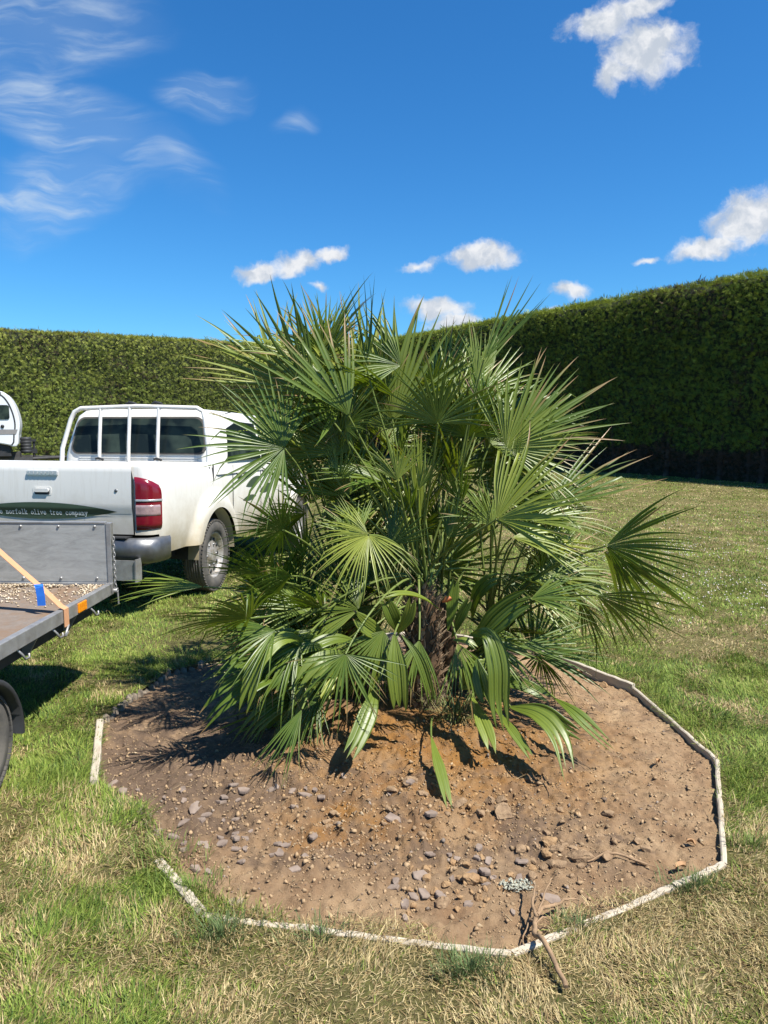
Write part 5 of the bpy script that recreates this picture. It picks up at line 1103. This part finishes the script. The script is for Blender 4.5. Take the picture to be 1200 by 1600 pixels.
        for (yc, zc_, ln, hh_, rot) in ((2.45, 0.98, 0.55, 0.05, 0.15), (2.3, 0.80, 0.45, 0.03, 0.05), (2.9, 0.88, 0.5, 0.05, 0.12)):
            m_ = MB(); p1 = []
            for k in range(17): u = -1 + k / 8; p1.append((u * ln / 2, hh_ * (1 - u * u)))
            for k in range(15, 0, -1): u = -1 + k / 8; p1.append((u * ln / 2, -hh_ * (1 - u * u)))
            m_.add([(sg * 0.8895, yc + a * math.cos(rot) - b * math.sin(rot), zc_ + a * math.sin(rot) + b * math.cos(rot)) for a, b in p1], [tuple(range(len(p1)))]); m_.build('leaf_decal', M['decal'], TRK)
        m_ = MB(); m_.prism(rr_outline(0, 0, 0.2, 0.17, 0.05), lambda p, d, sg=sg: Vector((sg * (0.98 + p[0] * .9), 3.52 + d, 1.27 + p[1])), -0.05, 0.06); m_.build('wing_mirror', M['white_metal'], TRK)
        m_ = MB(); m_.box((sg * 0.6, 5.13, 0.83), (0.36, 0.16, 0.16), Matrix.Rotation(-sg * 0.45, 3, 'Z')); m_.build('headlight', M['clear_lens'], TRK, 0.02)
    m_ = MB(); m_.box((0, 5.2, 0.5), (1.6, 0.2, 0.25)); m_.build('front_bumper', M['paint'], TRK, 0.05)
    m_ = MB(); m_.box((0, 5.235, 0.8), (0.75, 0.03, 0.16)); m_.build('grille', M['black'], TRK, 0.01)
    # wheels
    for sg in (1, -1):
        for wy in (WY, WY + 3.085):
            wheel(TRK, Vector((sg * 0.785, wy, WZ)), sg, 0.37, 0.235, 0.21, 6)
def wheel(parent, c, sg, r_, rim, w, nh):
    h = w / 2; m_ = MB(); prof = [(-h * .8, rim), (-h, rim + .02), (-h, r_ - .06), (-h * .86, r_ - .02), (-h * .7, r_)]
    for k in range(1, 6): prof += [(-h * .7 + 1.4 * h * k / 6 - .004, r_), (-h * .7 + 1.4 * h * k / 6 - .002, r_ - .008), (-h * .7 + 1.4 * h * k / 6 + .002, r_ - .008), (-h * .7 + 1.4 * h * k / 6 + .004, r_)]
    prof += [(h * .7, r_), (h * .86, r_ - .02), (h, r_ - .06), (h, rim + .02), (h * .8, rim)]
    m_.lathe(prof, c, 'x', 48)
    for k in range(60):
        a = 2 * math.pi * k / 60
        for s2 in (-1, 1): m_.box(c + Vector((s2 * h * .86, (r_ - .014) * math.cos(a), (r_ - .014) * math.sin(a))), (h * .24, .012, .022), Matrix.Rotation(a, 3, 'X'))
    wh = m_.build('wheel', M['rubber'], parent)
    m_ = MB(); s = sg
    m_.lathe([(s * h * .55, rim + .004), (s * h * .82, rim + .004), (s * h * .80, rim - .012), (s * h * .45, rim - .02), (s * h * .30, rim * .80), (s * h * .42, rim * .62), (s * h * .42, rim * .38), (s * h * .60, rim * .32), (s * h * .64, rim * .2), (s * h * .60, 0.001)], c, 'x', 40)
    rm = m_.build('rim', M['steel_rim'], wh)
    m_ = MB()
    for k in range(nh * 2):
        a = 2 * math.pi * k / (nh * 2); p = c + Vector((s * (h * .37), rim * .72 * math.cos(a), rim * .72 * math.sin(a))); m_.lathe([(-.012, .02), (s * .006, .021), (s * .006, .0005)], p, 'x', 10)
    m_.build('rim_hole', M['black'], rm)
    for k in range(nh):
        m_ = MB(); a = 2 * math.pi * k / nh; p = c + Vector((s * (h * .44), rim * .5 * math.cos(a), rim * .5 * math.sin(a))); m_.lathe([(-.01, .011), (s * .012, .011), (s * .014, .0005)], p, 'x', 6); m_.build('wheel_nut', M['chrome'], rm)
truck()

# ------------------------------------------------------------------ trailer
TL = empty('flatbed_trailer', (-1.63, 4.40, 0), -R(1.8)); tag(TL, 'flatbed trailer with grey metal headboard and dirty deck behind the pickup', 'trailer')
def trailer():   # origin: front right corner of the deck; local -y runs to the back, -x to the left
    DZ = 0.62; Wd = 1.95; Ln = 4.3
    m_ = MB(); m_.box((-Wd / 2, -Ln / 2, DZ - 0.022), (Wd - 0.06, Ln - 0.06, 0.03)); m_.build('deck', M['deck'], TL)
    m_ = MB(); m_.box((-0.018, -Ln / 2, DZ - 0.02), (0.036, Ln, 0.07)); m_.box((-Wd + 0.018, -Ln / 2, DZ - 0.02), (0.036, Ln, 0.07)); m_.box((-Wd / 2, -0.018, DZ - 0.02), (Wd - 0.075, 0.036, 0.068)); m_.box((-Wd / 2, -Ln + .018, DZ - 0.02), (Wd - 0.075, 0.036, 0.068)); m_.build('side_rail', M['galv'], TL, 0.004)
    hb = MB(); hb.box((-Wd / 2, -0.02, DZ + 0.195), (Wd - 0.03, 0.012, 0.355)); hbo = hb.build('headboard', M['alu'], TL, 0.002)
    m_ = MB(); m_.box((-0.017, -0.012, DZ + 0.195), (0.03, 0.04, 0.365)); m_.box((-Wd / 2, -0.012, DZ + 0.377), (Wd - 0.07, 0.035, 0.012)); m_.build('edge_trim', M['galv'], hbo, 0.003)
    m_ = MB()
    for x in (-0.10, -0.32, -0.55, -0.85, -1.15, -1.5):
        for z in (0.035, 0.35): m_.lathe([(0.0, 0.009), (-0.006, 0.007), (-0.007, 0.0005)], (x, -0.026, DZ + z + 0.005), 'y', 8)
    m_.build('rivet', M['galv'], hbo)
    # chain at the headboard's end
    ch = MB()
    for k in range(13):
        z = DZ + 0.28 - 0.024 * k; a = (k % 2) * math.pi / 2; pts = []
        for j in range(11): b = 2 * math.pi * j / 10; pts.append(Vector((0.012 + 0.007 * math.cos(b) * math.cos(a), -0.03 + 0.007 * math.cos(b) * math.sin(a), z + 0.016 * math.sin(b))))
        ch.tube(pts, 0.0025, 5, False)
    ch.build('chain', M['galv'], hbo)
    # chassis beams, gussets, hooks
    m_ = MB(); m_.box((-0.16, -Ln / 2, DZ - 0.115), (0.06, Ln - .1, 0.12)); m_.box((-Wd + 0.16, -Ln / 2, DZ - 0.115), (0.06, Ln - .1, 0.12))
    for y in (-0.25, -1.0, -2.6, -3.4): m_.box((-Wd / 2, -abs(y), DZ - 0.10), (Wd - 0.4, 0.05, 0.08))
    m_.box((-Wd / 2, 0.35, DZ - 0.16), (0.09, 1.1, 0.09), None); m_.box((-Wd / 2, 0.95, DZ - 0.18), (0.12, 0.2, 0.1)); m_.build('chassis', M['frame_dark'], TL)
    for y in (-0.42, -0.86, -1.22, -1.42):
        m_ = MB(); m_.add([(-0.038, y - .006, DZ - .056), (-0.13, y - .006, DZ - .056), (-0.13, y - .006, DZ - .17), (-0.10, y - .006, DZ - .17), (-0.038, y + .006, DZ - .056), (-0.13, y + .006, DZ - .056), (-0.13, y + .006, DZ - .17), (-0.10, y + .006, DZ - .17)], [(0, 1, 2, 3), (7, 6, 5, 4), (0, 4, 5, 1), (2, 6, 7, 3), (3, 7, 4, 0), (1, 5, 6, 2)]); m_.build('gusset', M['galv'], TL)
    for y in (-0.30, -0.74, -1.08):
        m_ = MB(); m_.tube([(-0.02, y - .035, DZ - .058), (0.004, y - .03, DZ - .085), (0.006, y - .01, DZ - .112), (0.006, y + .025, DZ - .115), (0.0, y + .035, DZ - .10)], 0.006, 8); m_.build('rope_hook', M['galv'], TL)
    m_ = MB(); m_.box((0.003, -0.47, DZ - 0.020), (0.012, 0.10, 0.052)); m_.build('reflector', M['amber'], TL, 0.004)
    m_ = MB(); m_.lathe([(-.01, .016), (.02, .016), (.022, .008), (-.01, .008)], (0.0, -0.02, DZ - 0.035), 'x', 14); m_.tube([(0.02, -0.02, DZ - .05), (0.022, -0.02, DZ - .12)], 0.006, 6); m_.build('latch', M['galv'], TL)
    # wheels and mudguards
    for sg in (1, -1):
        xx = -0.06 if sg == 1 else -Wd + 0.06
        for y in (-1.50, -2.12):
            wheel(TL, Vector((xx, y, 0.25)), sg, 0.25, 0.155, 0.165, 5)
            m_ = MB(); rows = []
            for k in range(21):
                a = R(-8 + 196 * k / 20); rr = 0.292
                rows.append([(xx - sg * 0.10, y + rr * math.cos(a), 0.25 + rr * math.sin(a)), (xx + sg * 0.105, y + rr * math.cos(a), 0.25 + rr * math.sin(a)), (xx + sg * 0.115, y + (rr - .012) * math.cos(a), 0.25 + (rr - .012) * math.sin(a)), (xx + sg * 0.115, y + (rr - .03) * math.cos(a), 0.25 + (rr - .03) * math.sin(a)), (xx - sg * .10, y + (rr - .012) * math.cos(a), 0.25 + (rr - .012) * math.sin(a))])
            m_.grid(rows); m_.build('mudguard', M['black'], TL)
trailer()
TLM = Matrix.Translation(TL.location) @ Matrix.Rotation(-R(1.8), 4, 'Z')
def deck_load():
    DZ = 0.62; n = 3400; x = -np.abs(rng.normal(0, 0.55, n)) - 0.05; y = -np.abs(rng.normal(0.12, 0.13, n)) - 0.035
    k = (rng.random(n) < np.clip((fbm(x * 4, y * 6, 3, 91) - .3) * 3, 0.05, 1)) & (x > -1.85); x, y = x[k], y[k]; n = len(x); s = rng.uniform(0.004, 0.011, n); z = DZ - 0.006 + s * .4 + 0.012 * np.exp(-((y + .1) / .08) ** 2) * rng.random(n)
    base = np.array([[1, 0, 0], [0, .7, 0], [-1, 0, 0], [0, -.7, 0], [0, 0, .5], [0, 0, -.5]]); P = base[None] * (0.6 + .8 * rng.random((n, 6, 1))) * s[:, None, None]; a = rng.random(n) * 6.28; ca, sa = np.cos(a)[:, None], np.sin(a)[:, None]
    P = np.stack([P[..., 0] * ca - P[..., 1] * sa, P[..., 0] * sa + P[..., 1] * ca, P[..., 2]], -1); V = (P + np.stack([x, y, z], 1)[:, None]).reshape(-1, 3)
    V = np.array([tuple(TLM @ Vector(v)) for v in V]); f8 = np.array([[0, 1, 4], [1, 2, 4], [2, 3, 4], [3, 0, 4], [1, 0, 5], [2, 1, 5], [3, 2, 5], [0, 3, 5]])
    pal = np.array([[0.55, 0.46, 0.33], [0.42, 0.33, 0.22], [0.62, 0.54, 0.42], [0.30, 0.22, 0.14]]); C_ = np.repeat(pal[rng.integers(0, 4, n)], 6, 0)
    tag(link('gravel', npmesh('gravel', V, None, (np.arange(n)[:, None, None] * 6 + f8[None]).reshape(-1, 3), C_), M['pebble']), kind='stuff', label='pale gravel and wood chips spilled on the trailer deck', cat='gravel')
    n = 150; c0 = TLM @ Vector((-0.78, -0.36, DZ)); a = rng.random(n) * 6.28; r_ = rng.random(n) * .12
    V, q, t_, c_ = blades(np.stack([r_ * np.cos(a), r_ * np.sin(a), np.zeros(n) + rng.random(n) * .04], 1), rng.uniform(.06, .16, n), rng.uniform(.002, .004, n), rng.uniform(.5, 1.5, n), a * 1.7, rng.uniform(0, .6, n), np.array([[0.5, 0.37, 0.18]]) * (.6 + .6 * rng.random((n, 1))))
    o = link('straw', npmesh('straw', V, q, t_, c_), M['grass']); o.location = c0; tag(o, 'loose handful of dry straw on the trailer deck', 'straw')
    # strap: hooked under the rail, rising to the left over the deck
    W2L = TLM; Mi = TLM.inverted()
    st = empty('cargo_strap', TLM @ Vector((0, -0.66, DZ))); tag(st, 'orange cargo strap with blue end loop hooked to the trailer rail', 'strap')
    def band(pts, w, mat, name, wd=Vector((0, 1, 0))):
        m_ = MB(); rows = []; n_ = len(pts)
        for i, p in enumerate(pts):
            p = Vector(p); tn = unit(Vector(pts[min(i + 1, n_ - 1)]) - Vector(pts[max(i - 1, 0)])); sd = unit(wd - tn * wd.dot(tn)); nn = tn.cross(sd) * 0.0014
            rows.append([TLM @ (p - sd * w / 2 - nn), TLM @ (p + sd * w / 2 - nn), TLM @ (p + sd * w / 2 + nn), TLM @ (p - sd * w / 2 + nn), TLM @ (p - sd * w / 2 - nn)])
        rows = [[v - st.location for v in r_] for r_ in rows]; m_.grid(rows, False); return m_.build(name, mat, st)
    def onray(px, py, x): # photo point lying in the trailer plane local x = x
        o_ = Mi @ Vector((0, 0, CZ)); d = Mi.to_3x3() @ ray(px, py); s = (x - o_.x) / d.x; return o_ + d * s
    E = onray(118, 955, 0.004); E.y = -0.665; 
    A0 = Vector((0.006, -0.665, DZ - 0.075)); A1 = Vector((0.006, -0.665, DZ + 0.018)); far = Vector((-0.80, -0.60, DZ + 0.745))
    pts = [A0, A1, Vector((-0.02, -0.664, DZ + 0.03))] + [A1.lerp(far, k / 8) + Vector((0, 0, -0.02 * math.sin(math.pi * k / 8))) for k in range(1, 9)] + [far + Vector((-0.4, 0, 0.0))]
    band(pts, 0.05, M['strap'], 'webbing')
    q0 = A1.lerp(far, 0.155); lp = [q0 + Vector((-.012, -.004, .006)), q0 + Vector((-.004, -.03, .018)), q0 + Vector((.006, -.04, .005)), q0 + Vector((.012, -.042, -.04)), q0 + Vector((.014, -.042, -.09))]
    band(lp, 0.042, M['blue'], 'end_loop', Vector((1, 0, 0)))
    m_ = MB(); b_ = TLM @ A0 - st.location; m_.tube([b_ + Vector((0, .02, .0)), b_ + Vector((.012, -.03, -.015)), b_ + Vector((.01, -.05, -.035)), b_ + Vector((-.005, -.01, -.05)), b_ + Vector((-.01, .03, -.04))], 0.006, 8); m_.build('hook', M['galv'], st)
deck_load()
def cargo():   # bundled load under the strap, out of frame to the left: what the strap runs over
    o_ = TLM @ Vector((-1.12, -0.60, 0.62)); m_ = MB()
    m_.lathe([(0.0, 0.001), (0.0, 0.22), (0.05, 0.245), (0.35, 0.28), (0.68, 0.30), (0.695, 0.31), (0.735, 0.31), (0.735, 0.285), (0.68, 0.27), (0.66, 0.001)], (0, 0, 0), 'z', 32)
    o = m_.build('plant_pot', M['black']); o.location = o_; tag(o, 'large black plastic pot strapped down on the trailer deck', 'pot')
cargo()

# ------------------------------------------------------------------ caravan
def caravan():
    Y = 20.0; o0 = at(33, 700, Y); o0.z = -0.25; a0 = math.atan2(33 - 600, F); DD = math.hypot(o0.x, o0.y); cv = empty('caravan', o0, -a0 - R(2.0)); tag(cv, 'small white teardrop caravan with dark window parked before the sunlit hedge', 'caravan')
    q = lambda px, py: (DD * math.tan(math.atan2(px - 600, F) - a0), at(px, py, Y).z + 0.25)
    out = [(-150, 705), (-158, 672), (-150, 645), (-125, 622), (-80, 612), (-30, 609), (2, 611), (14, 615), (23, 626), (29, 640), (32.5, 655), (33, 667), (30.5, 680), (26, 698), (0, 693), (-60, 692), (-110, 697)]
    prof = []; P = [q(*p) for p in out]
    for i in range(len(P)):
        a, b, c_, d = [Vector(P[(i + k) % len(P)]) for k in (-1, 0, 1, 2)]
        for f_ in (0, .33, .66): prof.append(0.5 * ((2 * b) + (c_ - a) * f_ + (2 * a - 5 * b + 4 * c_ - d) * f_ ** 2 + (3 * b - a - 3 * c_ + d) * f_ ** 3))
    side = lambda p, d: Vector((p[0], d, p[1]))
    m_ = MB(); m_.prism(prof, side, 0.0, 2.0); sh = m_.build('shell', M['white_gel'], cv, 0.03)
    cen = Vector(q(-60, 660)); m_ = MB(); rows = []
    for p in prof[15:42]:
        r_ = cen + (p - cen) * 0.93; r2 = cen + (p - cen) * 0.905; rows.append([(r_.x, -0.006, r_.y), (r2.x, -0.006, r2.y)])
    m_.grid(rows); m_.build('trim_line', M['black'], sh)
    def rr(x0, z0, x1, z1, r_):
        pts = []
        for (cx, cz, a0) in ((x1 - r_, z0 + r_, -90), (x1 - r_, z1 - r_, 0), (x0 + r_, z1 - r_, 90), (x0 + r_, z0 + r_, 180)):
            for k in range(6): a = R(a0 + 18 * k); pts.append(Vector((cx + r_ * math.cos(a), cz + r_ * math.sin(a))))
        return pts
    xa, za = q(-30, 655); xb, zb = q(18, 633); m_ = MB(); m_.prism(rr(xa, za, xb, zb, 0.06), side, -0.02, 0.01); m_.build('window', M['glass'], sh)
    xa, za = q(-120, 655); xb, zb = q(-55, 630); m_ = MB(); m_.prism(rr(xa, za, xb, zb, 0.06), side, -0.02, 0.01); m_.build('window', M['glass'], sh)
    xa, za = q(-120, 679); xb, zb = q(27, 671); m_ = MB(); xb2, zb2 = q(26.5, 678.5); m_.add([(xa, -.008, za), (xb2, -.008, zb2), (q(29.5, 671)[0], -.008, zb), (xa, -.008, zb + .02)], [(0, 1, 2, 3)]); m_.build('stripe', M['grey_stripe'], sh)
    xa, za = q(6, 666); m_ = MB(); m_.lathe([(0.01, .045), (-.02, .045), (-.025, .001)], (xa, 0, za), 'y', 16); m_.build('vent', M['black'], sh)
    xa, za = q(0, 614); m_ = MB(); m_.box((xa - .2, -.03, za), (.6, .06, .05)); m_.build('awning_rail', M['black'], sh)
    m_ = MB(); xa, za = q(-150, 712); xb, zb = q(50, 718); m_.box(((xa + xb) / 2, .4, zb), (xb - xa, .08, .1)); m_.box(((xa + xb) / 2, 1.6, zb), (xb - xa, .08, .1)); m_.box(((xa + q(30, 0)[0]) / 2, 1.0, zb + .1), (q(30, 0)[0] - xa, 1.2, .12)); m_.tube([(xb - .1, .4, zb), (xb + .9, 1.0, zb), (xb - .1, 1.6, zb)], .04, 8); ch = m_.build('chassis', M['frame_dark'], cv)
    xa, za = q(-8, 709); xb, zb = q(17, 698); m_ = MB(); m_.box(((xa + xb) / 2, .3, (za + zb) / 2), (xb - xa, .4, zb - za + .16)); m_.build('storage_box', M['black'], cv, .02)
    xa, za = q(3, 690); m_ = MB(); m_.box((xa + .06, .08, za + .0), (.13, .01, .08)); m_.build('sticker', M['silver'], cv)
    xa, za = q(40, 709); m_ = MB(); prof2 = [(0, .001), (0, .13)]
    for k in range(5): prof2 += [(.02 + .085 * k, .145), (.075 + .085 * k, .145), (.085 + .085 * k, .132)]
    prof2 += [(.44, .12), (.44, .001)]; m_.lathe(prof2, (xa, .5, za), 'z', 24); m_.build('water_barrel', M['black'], cv)
    xa, za = q(52, 700); m_ = MB(); m_.tube([(xa, .9, .25), (xa, .9, za + .2)], .035, 10); m_.box((xa, .9, za + .18), (.12, .12, .06)); m_.lathe([(-.04, .001), (-.04, .12), (.04, .12), (.04, .001)], (xa, .9, .12), 'x', 20); m_.box((xa, .9, za - .12), (.16, .1, .12)); m_.build('jockey_wheel', M['black'], cv)
    for yy in (0.1, 1.75):
        m_ = MB(); m_.lathe([(-.1, .18), (-.11, .3), (-.08, .36), (.08, .36), (.11, .3), (.1, .18), (.05, .001)], (q(-60, 0)[0], yy, .36), 'y', 32); m_.build('wheel', M['rubber'], cv)
caravan()
print('objects', len(bpy.data.objects))
